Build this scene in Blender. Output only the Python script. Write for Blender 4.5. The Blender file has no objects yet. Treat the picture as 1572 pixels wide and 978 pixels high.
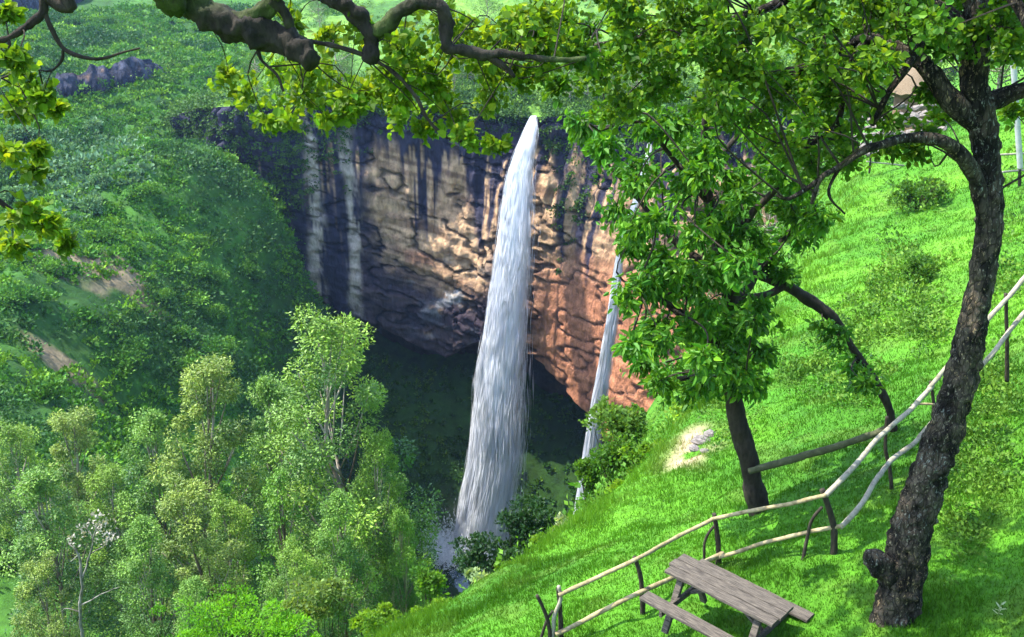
import bpy, math, random
import numpy as np
from mathutils import Vector
rng = np.random.default_rng(7)
random.seed(7)
sc = bpy.context.scene
col = sc.collection
R = math.radians

# ------------------------------------------------------------------ camera, sky, sun, exposure
F, CX, CY, PITCH = 1418.0, 786.0, 489.0, R(20)
cam = bpy.data.cameras.new('camera'); camo = bpy.data.objects.new('camera', cam); col.objects.link(camo)
cam.sensor_fit = 'HORIZONTAL'; cam.sensor_width = 36.0; cam.lens = 36.0 * F / 1572.0
cam.clip_start = 0.1; cam.clip_end = 3000
camo.location = (0, 0, 0); camo.rotation_euler = (R(90) - PITCH, 0, 0)
sc.camera = camo

SUN_AZ, SUN_EL = R(-82), R(60)          # azimuth from +Y towards +X
world = bpy.data.worlds.new('World'); sc.world = world; world.use_nodes = True
wn = world.node_tree.nodes; wl = world.node_tree.links
sky = wn.new('ShaderNodeTexSky'); sky.sky_type = 'NISHITA'; sky.sun_disc = False
sky.sun_elevation = SUN_EL; sky.sun_rotation = SUN_AZ
wn['Background'].inputs[1].default_value = 0.15
wl.new(sky.outputs[0], wn['Background'].inputs[0])
sl = bpy.data.lights.new('sun', 'SUN'); sl.energy = 2.5; sl.angle = R(0.5); sl.color = (1, .95, .86)
so = bpy.data.objects.new('sun', sl); col.objects.link(so)
sd = Vector((math.sin(SUN_AZ) * math.cos(SUN_EL), math.cos(SUN_AZ) * math.cos(SUN_EL), math.sin(SUN_EL)))
so.rotation_euler = sd.to_track_quat('Z', 'Y').to_euler()
sc.view_settings.view_transform = 'Standard'; sc.view_settings.look = 'None'
sc.view_settings.exposure = 2.32; sc.view_settings.gamma = 1.0
sc.render.engine = 'CYCLES'
sc.cycles.use_denoising = True
sc.cycles.max_bounces = 7; sc.cycles.diffuse_bounces = 5; sc.cycles.transmission_bounces = 4
sc.cycles.transparent_max_bounces = 8; sc.cycles.volume_bounces = 0
sc.cycles.sample_clamp_indirect = 4.0

# ------------------------------------------------------------------ helpers
_c, _s = math.cos(PITCH), math.sin(PITCH)
def ray(px, py):
    x = (px - CX) / F; y = (CY - py) / F
    return np.array([x, _c + y * _s, -_s + y * _c])
def PD(px, py, d):            # point at a depth along the view axis
    return ray(px, py) * d
def PY(px, py, y):            # point at a distance north of the viewpoint
    r = ray(px, py); return r * (y / r[1])

def hash3(i, j, k, seed):
    n = (i.astype(np.int64) * 73856093) ^ (j.astype(np.int64) * 19349663) ^ (k.astype(np.int64) * 83492791) ^ (seed * 2654435761)
    n = (n ^ (n >> 13)) * 1274126177
    n = n & 0x7fffffff
    n = (n ^ (n >> 15)) & 0xffff
    return n / 65535.0
def vnoise(p, seed=0):
    p = np.asarray(p, float)
    f = np.floor(p); t = p - f; t = t * t * (3 - 2 * t); f = f.astype(np.int64)
    o = 0
    for a in (0, 1):
        for b in (0, 1):
            for c in (0, 1):
                w = (t[..., 0] if a else 1 - t[..., 0]) * (t[..., 1] if b else 1 - t[..., 1]) * (t[..., 2] if c else 1 - t[..., 2])
                o = o + w * hash3(f[..., 0] + a, f[..., 1] + b, f[..., 2] + c, seed)
    return o
def fbm(p, octaves=4, seed=0, gain=.5):
    p = np.asarray(p, float); a = 1; o = 0; t = 0
    for i in range(octaves):
        o = o + a * vnoise(p * 2 ** i, seed + i * 17); t += a; a *= gain
    return o / t                                   # 0..1
def sm(a, b, x):
    t = np.clip((x - a) / (b - a), 0, 1); return t * t * (3 - 2 * t)
def mix(a, b, t):
    t = np.asarray(t)[..., None]; return np.asarray(a) * (1 - t) + np.asarray(b) * t

def mesh_obj(name, V, faces, mat, colors=None, parent=None, smooth=False, loops=None):
    """faces: (N,k) int array or a list of such arrays"""
    me = bpy.data.meshes.new(name)
    V = np.asarray(V, np.float32)
    fl = faces if isinstance(faces, list) else [faces]
    fl = [np.asarray(f, np.int32) for f in fl if len(f)]
    me.vertices.add(len(V)); me.vertices.foreach_set('co', V.ravel())
    tot = np.concatenate([np.full(len(f), f.shape[1], np.int32) for f in fl])
    li = np.concatenate([f.ravel() for f in fl])
    me.loops.add(len(li)); me.loops.foreach_set('vertex_index', li)
    me.polygons.add(len(tot))
    st = np.zeros(len(tot), np.int32); st[1:] = np.cumsum(tot)[:-1]
    me.polygons.foreach_set('loop_start', st); me.polygons.foreach_set('loop_total', tot)
    me.polygons.foreach_set('use_smooth', np.full(len(tot), smooth, bool))
    me.update(calc_edges=True); me.validate()
    if colors is not None:
        at = me.color_attributes.new('Col', 'FLOAT_COLOR', 'POINT')
        c = np.ones((len(V), 4), np.float32); c[:, :3] = np.clip(colors, 0, 1)
        at.data.foreach_set('color', c.ravel())
    me.materials.append(mat)
    o = bpy.data.objects.new(name, me); col.objects.link(o)
    if parent is not None: o.parent = parent
    return o
def tag(o, label=None, cat=None, group=None, kind=None):
    if label: o['label'] = label
    if cat: o['category'] = cat
    if group: o['group'] = group
    if kind: o['kind'] = kind
    return o
def empty(name, loc):
    o = bpy.data.objects.new(name, None); col.objects.link(o); o.location = Vector([float(v) for v in loc]); o.empty_display_size = .2
    return o

class Geo:
    """collects geometry for ONE mesh object, in the coordinates of its parent"""
    def __init__(s): s.V = []; s.Q = []; s.T = []; s.C = []; s.n = 0
    def add(s, V, Q=None, T=None, C=None):
        V = np.asarray(V, float)
        if Q is not None and len(Q): s.Q.append(np.asarray(Q) + s.n)
        if T is not None and len(T): s.T.append(np.asarray(T) + s.n)
        s.V.append(V); s.n += len(V)
        if C is not None: s.C.append(np.broadcast_to(np.asarray(C, float), (len(V), 3)))
    def build(s, name, mat, parent=None, smooth=False, origin=None):
        V = np.concatenate(s.V)
        if origin is not None: V = V - np.asarray(origin, float)
        f = []
        if s.Q: f.append(np.concatenate(s.Q))
        if s.T: f.append(np.concatenate(s.T))
        return mesh_obj(name, V, f, mat, np.concatenate(s.C) if s.C else None, parent, smooth)

def resample(P, Rr, step):
    P = np.asarray(P, float); Rr = np.asarray(Rr, float)
    n = len(P)
    # Catmull-Rom through the points
    Pe = np.vstack([2 * P[0] - P[1], P, 2 * P[-1] - P[-2]])
    out = []; rad = []
    for i in range(n - 1):
        p0, p1, p2, p3 = Pe[i:i + 4]
        k = max(2, int(np.linalg.norm(p2 - p1) / step))
        t = (np.arange(k) / k)[:, None]
        out.append(.5 * (2 * p1 + (p2 - p0) * t + (2 * p0 - 5 * p1 + 4 * p2 - p3) * t ** 2 + (3 * p1 - p0 - 3 * p2 + p3) * t ** 3))
        rad.append(Rr[i] * (1 - t[:, 0]) + Rr[i + 1] * t[:, 0])
    out.append(P[-1:]); rad.append(Rr[-1:])
    return np.vstack(out), np.concatenate(rad)
def tube(P, Rr, seg=8, step=.1, rough=0., rs=6., seed=0, wob=0.):
    P, Rr = resample(P, Rr, step)
    if wob:
        w = np.stack([fbm(np.c_[P[:, :2] * 1.3, P[:, 2] * 1.3 + 9 * k], 3, seed + 50 + k) - .5 for k in range(3)], 1)
        fade = np.minimum(1, np.arange(len(P)) / 4)[:, None]
        P = P + w * wob * fade
    T = np.gradient(P, axis=0); T /= np.linalg.norm(T, axis=1, keepdims=True) + 1e-9
    n = np.cross(T[0], [0.31, .2, .93]); n /= np.linalg.norm(n)
    N = np.zeros_like(P)
    for i in range(len(P)):
        n = n - T[i] * (n @ T[i]); n /= np.linalg.norm(n) + 1e-9; N[i] = n
    B = np.cross(T, N)
    a = np.arange(seg) / seg * 2 * np.pi
    d = N[:, None] * np.cos(a)[None, :, None] + B[:, None] * np.sin(a)[None, :, None]
    V = P[:, None] + d * Rr[:, None, None]
    if rough:
        h = fbm(V * rs, 4, seed) - .5
        V = V + d * (h * rough * np.minimum(Rr, .4)[:, None] * 2)[..., None]
    m = len(P)
    i = np.arange(m - 1)[:, None] * seg; j = np.arange(seg)[None]
    q = np.stack([i + j, i + (j + 1) % seg, i + seg + (j + 1) % seg, i + seg + j], -1).reshape(-1, 4)
    V = V.reshape(-1, 3)
    c0, c1 = len(V), len(V) + 1
    V = np.vstack([V, P[0], P[-1] + T[-1] * Rr[-1] * .4])
    jj = np.arange(seg)
    t = np.vstack([np.c_[np.full(seg, c0), (jj + 1) % seg, jj], np.c_[np.full(seg, c1), (m - 1) * seg + jj, (m - 1) * seg + (jj + 1) % seg]])
    return V, q, t
def unit(v):
    return v / (np.linalg.norm(v, axis=-1, keepdims=True) + 1e-9)
def rdir(n):
    return unit(rng.normal(size=(n, 3)))
def leaves(C, D, N, L, W, COL, rich=False, fold=.25, droop=.0):
    """leaf blades: C base points, D axis, N facing, L length, W half width"""
    D = unit(D); S = unit(np.cross(D, N)); N = np.cross(S, D)
    n = len(C); L = np.asarray(L)[:, None]; W = np.asarray(W)[:, None]
    if rich:
        up = N * fold * W
        v = [C, C + D * L * .30 + S * W * .9 + up, C + D * L * .68 + S * W * .75 + up * .8 - N * L * droop * .4, C + D * L - N * L * droop,
             C + D * L * .68 - S * W * .75 + up * .8 - N * L * droop * .4, C + D * L * .30 - S * W * .9 + up]
        V = np.stack(v, 1).reshape(-1, 3); b = np.arange(n)[:, None] * 6
        Q = np.concatenate([b + np.array([[0, 1, 2, 3]]), b + np.array([[0, 3, 4, 5]])])
        return V, Q, None, np.repeat(COL, 6, 0)
    up = N * fold * W
    v = [C, C + D * L * .45 + S * W + up, C + D * L - N * L * droop, C + D * L * .45 - S * W + up]
    V = np.stack(v, 1).reshape(-1, 3); b = np.arange(n)[:, None] * 4
    T = np.concatenate([b + np.array([[0, 1, 2]]), b + np.array([[0, 2, 3]])])
    return V, None, T, np.repeat(COL, 4, 0)
def jitter(c, n, v=.25, hue=.15):
    c = np.broadcast_to(np.asarray(c, float), (n, 3))
    k = np.exp(rng.normal(0, v, (n, 1))); h = rng.normal(0, hue, (n, 1))
    return np.clip(c * k * np.c_[1 + h, np.ones((n, 1)), 1 - h], 0.002, .9)

# ------------------------------------------------------------------ materials
def new_mat(name):
    m = bpy.data.materials.new(name); m.use_nodes = True
    nt = m.node_tree; b = nt.nodes['Principled BSDF']
    return m, nt, b
def N_(nt, t, **kw):
    n = nt.nodes.new(t)
    for k, v in kw.items(): setattr(n, k, v)
    return n
def ramp(nt, stops, src):
    r = N_(nt, 'ShaderNodeValToRGB'); e = r.color_ramp.elements
    while len(e) < len(stops): e.new(.5)
    for el, (p, c) in zip(e, stops): el.position = p; el.color = (*c, 1)
    nt.links.new(src, r.inputs[0]); return r
def noise(nt, scale, detail=6, rough=.6, stretch=None, dist=0.):
    tc = N_(nt, 'ShaderNodeTexCoord'); n = N_(nt, 'ShaderNodeTexNoise')
    n.inputs['Scale'].default_value = scale; n.inputs['Detail'].default_value = detail; n.inputs['Roughness'].default_value = rough
    n.inputs['Distortion'].default_value = dist
    if stretch:
        mp = N_(nt, 'ShaderNodeMapping'); mp.inputs['Scale'].default_value = stretch
        nt.links.new(tc.outputs['Object'], mp.inputs[0]); nt.links.new(mp.outputs[0], n.inputs['Vector'])
    else: nt.links.new(tc.outputs['Object'], n.inputs['Vector'])
    return n
def bump(nt, b, src, strength, dist=.05):
    bp = N_(nt, 'ShaderNodeBump'); bp.inputs['Strength'].default_value = strength; bp.inputs['Distance'].default_value = dist
    nt.links.new(src, bp.inputs['Height']); nt.links.new(bp.outputs[0], b.inputs['Normal'])
def leaf_mat(name, transl=.35, rough=.45, tint=(1.25, 1.1, .45), spec=.35):
    m, nt, b = new_mat(name)
    a = N_(nt, 'ShaderNodeVertexColor', layer_name='Col')
    nt.links.new(a.outputs[0], b.inputs['Base Color']); b.inputs['Roughness'].default_value = rough
    b.inputs['Specular IOR Level'].default_value = spec
    t = N_(nt, 'ShaderNodeBsdfTranslucent')
    mx = N_(nt, 'ShaderNodeMixRGB', blend_type='MULTIPLY'); mx.inputs[0].default_value = 1
    nt.links.new(a.outputs[0], mx.inputs[1]); mx.inputs[2].default_value = (*tint, 1)
    nt.links.new(mx.outputs[0], t.inputs[0])
    ms = N_(nt, 'ShaderNodeMixShader'); ms.inputs[0].default_value = transl
    nt.links.new(b.outputs[0], ms.inputs[1]); nt.links.new(t.outputs[0], ms.inputs[2])
    nt.links.new(ms.outputs[0], nt.nodes['Material Output'].inputs[0])
    return m
def attr_mat(name, rough=.9, scale=3., lo=.55, hi=1.35, bs=.4, bd=.05, detail=8, stretch=None, spec=.2):
    m, nt, b = new_mat(name)
    a = N_(nt, 'ShaderNodeVertexColor', layer_name='Col')
    n = noise(nt, scale, detail, .65, stretch)
    r = ramp(nt, [(.3, (lo,) * 3), (.7, (hi,) * 3)], n.outputs[0])
    mx = N_(nt, 'ShaderNodeMixRGB', blend_type='MULTIPLY'); mx.inputs[0].default_value = 1
    nt.links.new(a.outputs[0], mx.inputs[1]); nt.links.new(r.outputs[0], mx.inputs[2])
    nt.links.new(mx.outputs[0], b.inputs['Base Color']); b.inputs['Roughness'].default_value = rough
    b.inputs['Specular IOR Level'].default_value = spec
    bump(nt, b, n.outputs[0], bs, bd)
    return m
def wood_mat(name, stops, scale, stretch, rough=.85, bs=.6, bd=.01):
    m, nt, b = new_mat(name)
    n = noise(nt, scale, 8, .7, stretch, .3)
    r = ramp(nt, stops, n.outputs[0])
    nt.links.new(r.outputs[0], b.inputs['Base Color']); b.inputs['Roughness'].default_value = rough
    b.inputs['Specular IOR Level'].default_value = .25
    bump(nt, b, n.outputs[0], bs, bd)
    return m

M = {}
M['leaf'] = leaf_mat('broad_leaf', .55, .5, spec=.2)
M['glossy'] = leaf_mat('glossy_leaf', .4, .5, spec=.25)
M['gum'] = leaf_mat('gum_leaf', .2, .5, (1.2, 1.05, .5))
M['far_leaf'] = leaf_mat('hillside_leaf', .25, .6, (1.15, 1.05, .5), .2)
M['blade'] = leaf_mat('grass_blade', .4, .55, (1.2, 1.1, .4), .2)
M['turf'] = attr_mat('turf_soil', .95, 6., .6, 1.3, .5, .04)
M['earth'] = attr_mat('gorge_earth', .95, .5, .55, 1.4, .7, .6)
M['rock'] = attr_mat('cliff_rock', .8, .9, .5, 1.55, 1., 1.1, 14, (1, 1, .45), .3)
M['bark'] = attr_mat('flaky_bark', .9, 16., .35, 1.5, 1., .03, 8, (1, 1, .4))
def flaky():
    m, nt, b = new_mat('speckled_bark')
    a = N_(nt, 'ShaderNodeVertexColor', layer_name='Col')
    n1 = noise(nt, 9, 8, .7, (1, 1, .35)); n2 = noise(nt, 34, 5, .7, (1, 1, .5), .6); n3 = noise(nt, 1.6, 4, .5)
    tc = N_(nt, 'ShaderNodeTexCoord'); mp = N_(nt, 'ShaderNodeMapping'); mp.inputs['Scale'].default_value = (1, 1, .4)
    vo = N_(nt, 'ShaderNodeTexVoronoi', feature='DISTANCE_TO_EDGE'); vo.inputs['Scale'].default_value = 17
    nt.links.new(tc.outputs['Object'], mp.inputs[0]); nt.links.new(mp.outputs[0], vo.inputs['Vector'])
    base = ramp(nt, [(.35, (.3,) * 3), (.65, (1.1,) * 3)], n1.outputs[0])
    m1 = N_(nt, 'ShaderNodeMixRGB', blend_type='MULTIPLY'); m1.inputs[0].default_value = 1
    nt.links.new(a.outputs[0], m1.inputs[1]); nt.links.new(base.outputs[0], m1.inputs[2])
    fl = ramp(nt, [(.56, (0,) * 3), (.64, (1,) * 3)], n2.outputs[0])
    side = ramp(nt, [(.42, (.26, .19, .1)), (.58, (.19, .21, .18))], n3.outputs[0])
    m2 = N_(nt, 'ShaderNodeMixRGB'); nt.links.new(fl.outputs[0], m2.inputs[0]); nt.links.new(m1.outputs[0], m2.inputs[1]); nt.links.new(side.outputs[0], m2.inputs[2])
    cr = ramp(nt, [(.0, (.25,) * 3), (.12, (1,) * 3)], vo.outputs['Distance'])
    m3 = N_(nt, 'ShaderNodeMixRGB', blend_type='MULTIPLY'); m3.inputs[0].default_value = .8
    nt.links.new(m2.outputs[0], m3.inputs[1]); nt.links.new(cr.outputs[0], m3.inputs[2])
    nt.links.new(m3.outputs[0], b.inputs['Base Color']); b.inputs['Roughness'].default_value = .9; b.inputs['Specular IOR Level'].default_value = .15
    ad = N_(nt, 'ShaderNodeMath', operation='MULTIPLY_ADD'); nt.links.new(cr.outputs[0], ad.inputs[0]); ad.inputs[1].default_value = .5; nt.links.new(n2.outputs[0], ad.inputs[2])
    bump(nt, b, ad.outputs[0], 1., .03); return m
M['speckled'] = flaky()
M['dark_bark'] = attr_mat('dark_bark', .9, 22., .5, 1.4, 1., .02, 6, (1, 1, .35))
M['far_bark'] = attr_mat('gum_bark', .85, 2.5, .6, 1.3, .4, .05, 6, (1, 1, .3))
M['pole'] = wood_mat('peeled_pole', [(.3, (.10, .075, .035)), (.5, (.27, .22, .115)), (.75, (.4, .35, .21))], 9, (1, 1, 1))
M['white_pole'] = wood_mat('bleached_pole', [(.25, (.08, .065, .04)), (.5, (.27, .245, .18)), (.8, (.4, .37, .29))], 9, (1, 1, 1))
M['post'] = wood_mat('dark_post', [(.3, (.012, .01, .007)), (.55, (.04, .032, .022)), (.8, (.1, .085, .06))], 18, (1, 1, .4))
M['mossy'] = wood_mat('mossy_pole', [(.3, (.03, .035, .015)), (.55, (.07, .075, .035)), (.8, (.14, .14, .08))], 10, (1, 1, 1))
M['plank'] = wood_mat('weathered_plank', [(.3, (.012, .01, .008)), (.44, (.055, .046, .037)), (.58, (.115, .097, .076)), (.78, (.19, .16, .115))], 5, (1.2, 14, 14), .85, .8, .012)
M['thatch'] = wood_mat('thatch', [(.3, (.1, .07, .04)), (.6, (.22, .165, .105)), (.85, (.32, .26, .18))], 5, (6, 6, .6), .95, 1., .08)
M['stone'] = wood_mat('field_stone', [(.3, (.07, .06, .055)), (.55, (.2, .175, .155)), (.8, (.4, .37, .33))], 3, (1, 1, 1), .9, 1., .05)
M['mudwall'] = wood_mat('mud_wall', [(.3, (.13, .08, .05)), (.7, (.25, .17, .1))], 2, (1, 1, 1), .95, .5, .03)
M['paint'] = wood_mat('white_paint', [(.3, (.28, .28, .27)), (.7, (.45, .45, .44))], 4, (1, 1, 1), .6, .2, .01)
def water_mat(name):
    m, nt, b = new_mat(name)
    n = noise(nt, .6, 8, .7, (1.6, 1.6, .12))
    r = ramp(nt, [(.3, (.8, .84, .92)), (.6, (.95, .96, .97))], n.outputs[0])
    nt.links.new(r.outputs[0], b.inputs['Base Color']); b.inputs['Roughness'].default_value = .6
    b.inputs['Specular IOR Level'].default_value = .2
    t = N_(nt, 'ShaderNodeBsdfTranslucent'); nt.links.new(r.outputs[0], t.inputs[0])
    ms = N_(nt, 'ShaderNodeMixShader'); ms.inputs[0].default_value = .55
    nt.links.new(b.outputs[0], ms.inputs[1]); nt.links.new(t.outputs[0], ms.inputs[2])
    nt.links.new(ms.outputs[0], nt.nodes['Material Output'].inputs[0])
    return m
M['water'] = water_mat('white_water')
def pool_mat():
    m, nt, b = new_mat('pool_water')
    b.inputs['Base Color'].default_value = (.12, .17, .22, 1); b.inputs['Roughness'].default_value = .25
    n = noise(nt, .9, 6); bump(nt, b, n.outputs[0], .6, .3); return m
M['pool'] = pool_mat()
def vol_mat(name, color, dens, aniso=.3):
    m = bpy.data.materials.new(name); m.use_nodes = True; nt = m.node_tree
    nt.nodes.remove(nt.nodes['Principled BSDF'])
    v = N_(nt, 'ShaderNodeVolumePrincipled'); v.inputs['Color'].default_value = (*color, 1)
    v.inputs['Density'].default_value = dens; v.inputs['Anisotropy'].default_value = aniso
    nt.links.new(v.outputs[0], nt.nodes['Material Output'].inputs['Volume'])
    return m

# ------------------------------------------------------------------ the foreground hillside
GPTS = [(1000,965,12.2),(1180,985,11.6),(1380,945,11.3),(1560,970,10.3),(985,945,12.8),(855,990,12.6),(1097,868,14.3),(1280,850,13.2),
        (1370,752,14.5),(1480,690,14.3),(1572,600,15),(1168,785,16.5),(1372,655,18),(1250,640,22),(1300,450,32),(1400,330,40),(1480,230,48),
        (1560,300,38),(1560,450,24),(1120,640,24),(1030,700,23),(900,810,20),(760,890,18),(640,960,16.5),(1410,205,60),(1300,240,56),(1572,150,62)]
GP = np.array([PD(*g) for g in GPTS])
_A = np.c_[GP[:, :2], np.ones(len(GP))]
_pl = np.linalg.lstsq(_A, GP[:, 2], rcond=None)[0]
_res = GP[:, 2] - _A @ _pl
def _k(a, b): return np.exp(-((a[:, None, :2] - b[None, :, :2]) ** 2).sum(-1) / (2 * (2.5 + .16 * np.linalg.norm(b[None, :, :2], axis=-1)) ** 2))
_w = np.linalg.solve(_k(GP, GP) + np.eye(len(GP)) * .25, _res)
EY = [-20, 8, 13.6, 15.2, 17.3, 20.4, 24, 31, 40, 50, 70, 120]; EX = [-24, -7, -1.9, -.5, 1.4, 3.7, 6.2, 9.7, 14.5, 19, 27, 45]
def hill_z(x, y, detail=True):
    x = np.asarray(x, float); y = np.asarray(y, float); sh = x.shape
    p = np.c_[x.ravel(), y.ravel()]
    z = np.concatenate([np.c_[q, np.ones(len(q))] @ _pl + _k(q, GP) @ _w for q in np.array_split(p, max(1, len(p) // 60000))])
    z = z.reshape(sh)
    # beyond the grass: level off to the right, fall away on the valley side
    s = np.maximum(0, np.interp(y, EY, EX) - x)
    z = z - 1.35 * s ** 2 / (s + 2.2)
    z = z + .16 * np.maximum(0, 7 - y) * (x > -100)
    if detail:
        d = np.sqrt(x * x + y * y)
        z = z + (fbm(np.stack([x * .8, y * .8, x * 0], -1), 4, 3) - .5) * .45 * sm(6, 14, d) + (fbm(np.stack([x * 3.1, y * 3.1, x * 0], -1), 3, 9) - .5) * .14
    return z
def grid(xs, ys, fz):
    X, Y = np.meshgrid(xs, ys); Z = fz(X, Y)
    nx, ny = len(xs), len(ys)
    i = np.arange(ny - 1)[:, None] * nx; j = np.arange(nx - 1)[None]
    q = np.stack([i + j, i + j + 1, i + nx + j + 1, i + nx + j], -1).reshape(-1, 4)
    return np.stack([X, Y, Z], -1).reshape(-1, 3), q
xs = np.concatenate([np.arange(-24, -4, .5), np.arange(-4, 16, .14), np.arange(16, 32, .3), np.arange(32, 80, 1.2)])
ys = np.concatenate([np.arange(-14, 7, .6), np.arange(7, 24, .14), np.arange(24, 60, .35), np.arange(60, 110, 1.5)])
V, q = grid(xs, ys, hill_z)
GRASS = np.array([.048, .17, .008])
def hill_color(p):
    n1 = fbm(p * [.35, .35, 0], 4, 21); n2 = fbm(p * [1.6, 1.6, 0], 4, 33)
    far = sm(12, 24, p[:, 1])[:, None]
    c = mix(GRASS * .62, GRASS * 1.05 * [1.15, 1, 1], sm(.3, .7, n1)) * (1 - far) + far * mix(GRASS * .85, GRASS * 1.25 * [1.3, 1, 1], sm(.3, .7, n1))
    c = mix(c, np.array([.07, .13, .015]), sm(.55, .72, n2) * .45)
    # trodden, weedy bank on the far right
    w = sm(7, 9.5, p[:, 0] - .25 * (p[:, 1] - 10)) * sm(20, 12, p[:, 1])
    c = mix(c, np.array([.045, .10, .015]), w * sm(.4, .6, n2) * .8)
    # bare stony strip at the edge of the drop
    b = np.exp(-(((p[:, 0] - 4.75) / .45) ** 2 + ((p[:, 1] - 20.9) / .8) ** 2)) * 1.2 + .7 * np.exp(-(((p[:, 0] - 4.2) / .45) ** 2 + ((p[:, 1] - 19.8) / .7) ** 2))
    c = mix(c, np.array([.30, .23, .14]), np.clip(b * sm(.35, .55, n2) * 1.6, 0, 1))
    return c
hill = mesh_obj('hillside', V, q, M['turf'], hill_color(V), smooth=True); tag(hill, kind='structure')

# ------------------------------------------------------------------ the gorge: far slope, valley, talus, plateau
FP = np.array([list(PD(*a)) for a in [
    (50,550,115),(50,300,160),(200,450,140),(200,620,125),(400,450,173),(400,600,152),(300,250,197),(150,180,205),(100,60,255),(300,100,235),
    (350,30,300),(20,10,320),(-200,500,110),(-300,250,160),(-200,50,260),(60,660,100),(480,480,185),(-400,700,70),
    (640,845,197),(560,700,190),(480,620,178),(450,370,190),(425,300,196),(365,250,203),(320,205,210),(275,180,217),(300,60,262),(400,60,270),(430,120,232),(250,130,214),(490,560,186)]] + [
    [-25,173,-108],[-12,172,-118],[0,172,-119],[8,170,-119],[-30,188,-92],[-20,196,-88],[0,202,-86],[12,196,-92],[22,186,-95],[-40,190,-74],
    [0,215,-80],[-30,212,-78],[25,210,-80],
    [-11,52,-47],[-30,60,-48],[-5,100,-92],[-25,90,-72],[-25,130,-88],[-8,140,-112],[-40,45,-44],[0,30,-42],[-30,20,-35],[10,60,-55],[15,100,-90],[20,140,-112],
    [45,100,-60],[50,150,-70],[70,120,-30],[70,170,-40],[40,60,-35],[-60,60,-42],[-110,60,-25],[-90,100,-36],[-170,150,-15],[-150,60,-15],[-170,260,0],
    [-70,-10,-25],[0,-14,-30],[60,20,-30],[110,90,-20],[110,200,-25],[-150,330,-3],[-60,310,-9],[40,330,-15],[0,260,-40],[60,240,-40]])
def _tps(d): return np.where(d > 0, d * d * np.log(d + 1e-9), 0)
_sc = 50.0
_fd = np.linalg.norm(FP[:, None, :2] - FP[None, :, :2], axis=-1) / _sc
_n = len(FP); _Pm = np.c_[np.ones(_n), FP[:, :2] / _sc]
_KK = np.zeros((_n + 3, _n + 3)); _KK[:_n, :_n] = _tps(_fd) + np.eye(_n) * .02; _KK[:_n, _n:] = _Pm; _KK[_n:, :_n] = _Pm.T
_fw = np.linalg.solve(_KK, np.r_[FP[:, 2], 0, 0, 0])
def gorge_z(x, y, detail=True):
    x = np.asarray(x, float); y = np.asarray(y, float); sh = x.shape
    p = np.c_[x.ravel(), y.ravel()]; out = []
    for qq in np.array_split(p, max(1, len(p) // 20000)):
        d = np.linalg.norm(qq[:, None] - FP[None, :, :2], axis=-1) / _sc
        out.append(_tps(d) @ _fw[:_n] + np.c_[np.ones(len(qq)), qq / _sc] @ _fw[_n:])
    z = np.concatenate(out).reshape(sh)
    z = np.maximum(z, -119.5)
    if detail:
        s3 = np.stack([x, y, x * 0], -1)
        z = z + (fbm(s3 * .045, 4, 5) - .5) * 9 * sm(20, 60, -x + .2 * y) + (fbm(s3 * .25, 4, 8) - .5) * 2.6
    return z
xs = np.concatenate([np.arange(-260, -120, 3.), np.arange(-120, 40, .9), np.arange(40, 160, 4.)])
ys = np.concatenate([np.arange(-20, 60, 3.), np.arange(60, 240, .9), np.arange(240, 345, 2.5)])
V, q = grid(xs, ys, gorge_z)
def gorge_color(p):
    n1 = fbm(p * [.05, .05, .05], 4, 41); n2 = fbm(p * [.22, .22, .22], 4, 43)
    c = mix(np.array([.02, .065, .01]), np.array([.045, .13, .015]), sm(.35, .65, n1))
    c = mix(c, np.array([.04, .095, .014]), sm(.55, .72, n2) * .6)
    c = c * (1 - .55 * sm(-44, -34, p[:, 0]) * sm(105, 130, p[:, 1]) * sm(-70, -84, p[:, 2]))[:, None]  # ground below the overhang darkened: cliff shade put into the colour
    for (px, py, d, rx, ry, k) in [(150,452,142,7,3.5,1.9),(115,470,138,5,2.2,1.5),(95,552,120,4.5,2.0,2.0),(190,440,146,3,2.5,1.6),(230,300,175,4,6,.5),(30,110,240,10,8,.4),(205,128,225,5,3,.8)]:
        g = PD(px, py, d)
        b = np.exp(-(((p[:, 0] - g[0]) / rx) ** 2 + ((p[:, 1] - g[1]) / ry) ** 2)) * k
        c = mix(c, np.array([.2, .155, .09]), np.clip(sm(.3, .8, b * (n2 * 2.6 - .35)), 0, 1))
    return c
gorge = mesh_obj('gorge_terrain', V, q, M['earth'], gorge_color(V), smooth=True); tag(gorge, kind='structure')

RIM = np.array([(-92,228),(-84,220),(-77,212),(-68,203),(-57,195),(-44,197),(-30,200),(-14,201),(-2,198),(6,193),(14,188),(21,180),(27,170),(34,160),(46,152),(70,148)], float)
RIMZ = np.array([-36,-33,-29,-25.5,-24,-24,-24.5,-25,-25.5,-26,-25,-24,-22,-20,-16,-12], float)
ROCKB = np.array([-40,-40,-42,-48,-57,-66,-72,-78.5,-74.5,-72.5,-79.5,-86,-91,-92,-88,-85], float)   # lower edge of the rock
BULGE = np.array([1,1,1.5,2,3,4,6,8,9,8,6,4.5,3.5,3,2,2], float)
_u = np.r_[0, np.cumsum(np.linalg.norm(np.diff(RIM, axis=0), axis=1))]
def rim_at(u):
    # smooth the plan a little
    e = 3.0
    x = sum(np.interp(u + o, _u, RIM[:, 0]) for o in (-e, 0, e)) / 3; y = sum(np.interp(u + o, _u, RIM[:, 1]) for o in (-e, 0, e)) / 3
    return x, y
uf = _u[9]                                      # where the water goes over
NU, NV = 500, 240
uu = np.linspace(0, _u[-1], NU); vv = np.linspace(0, 1, NV)
rx, ry = rim_at(uu)
tx, ty = np.gradient(rx), np.gradient(ry); tl = np.hypot(tx, ty); ox, oy = ty / tl, -tx / tl      # outward: towards the valley
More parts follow.
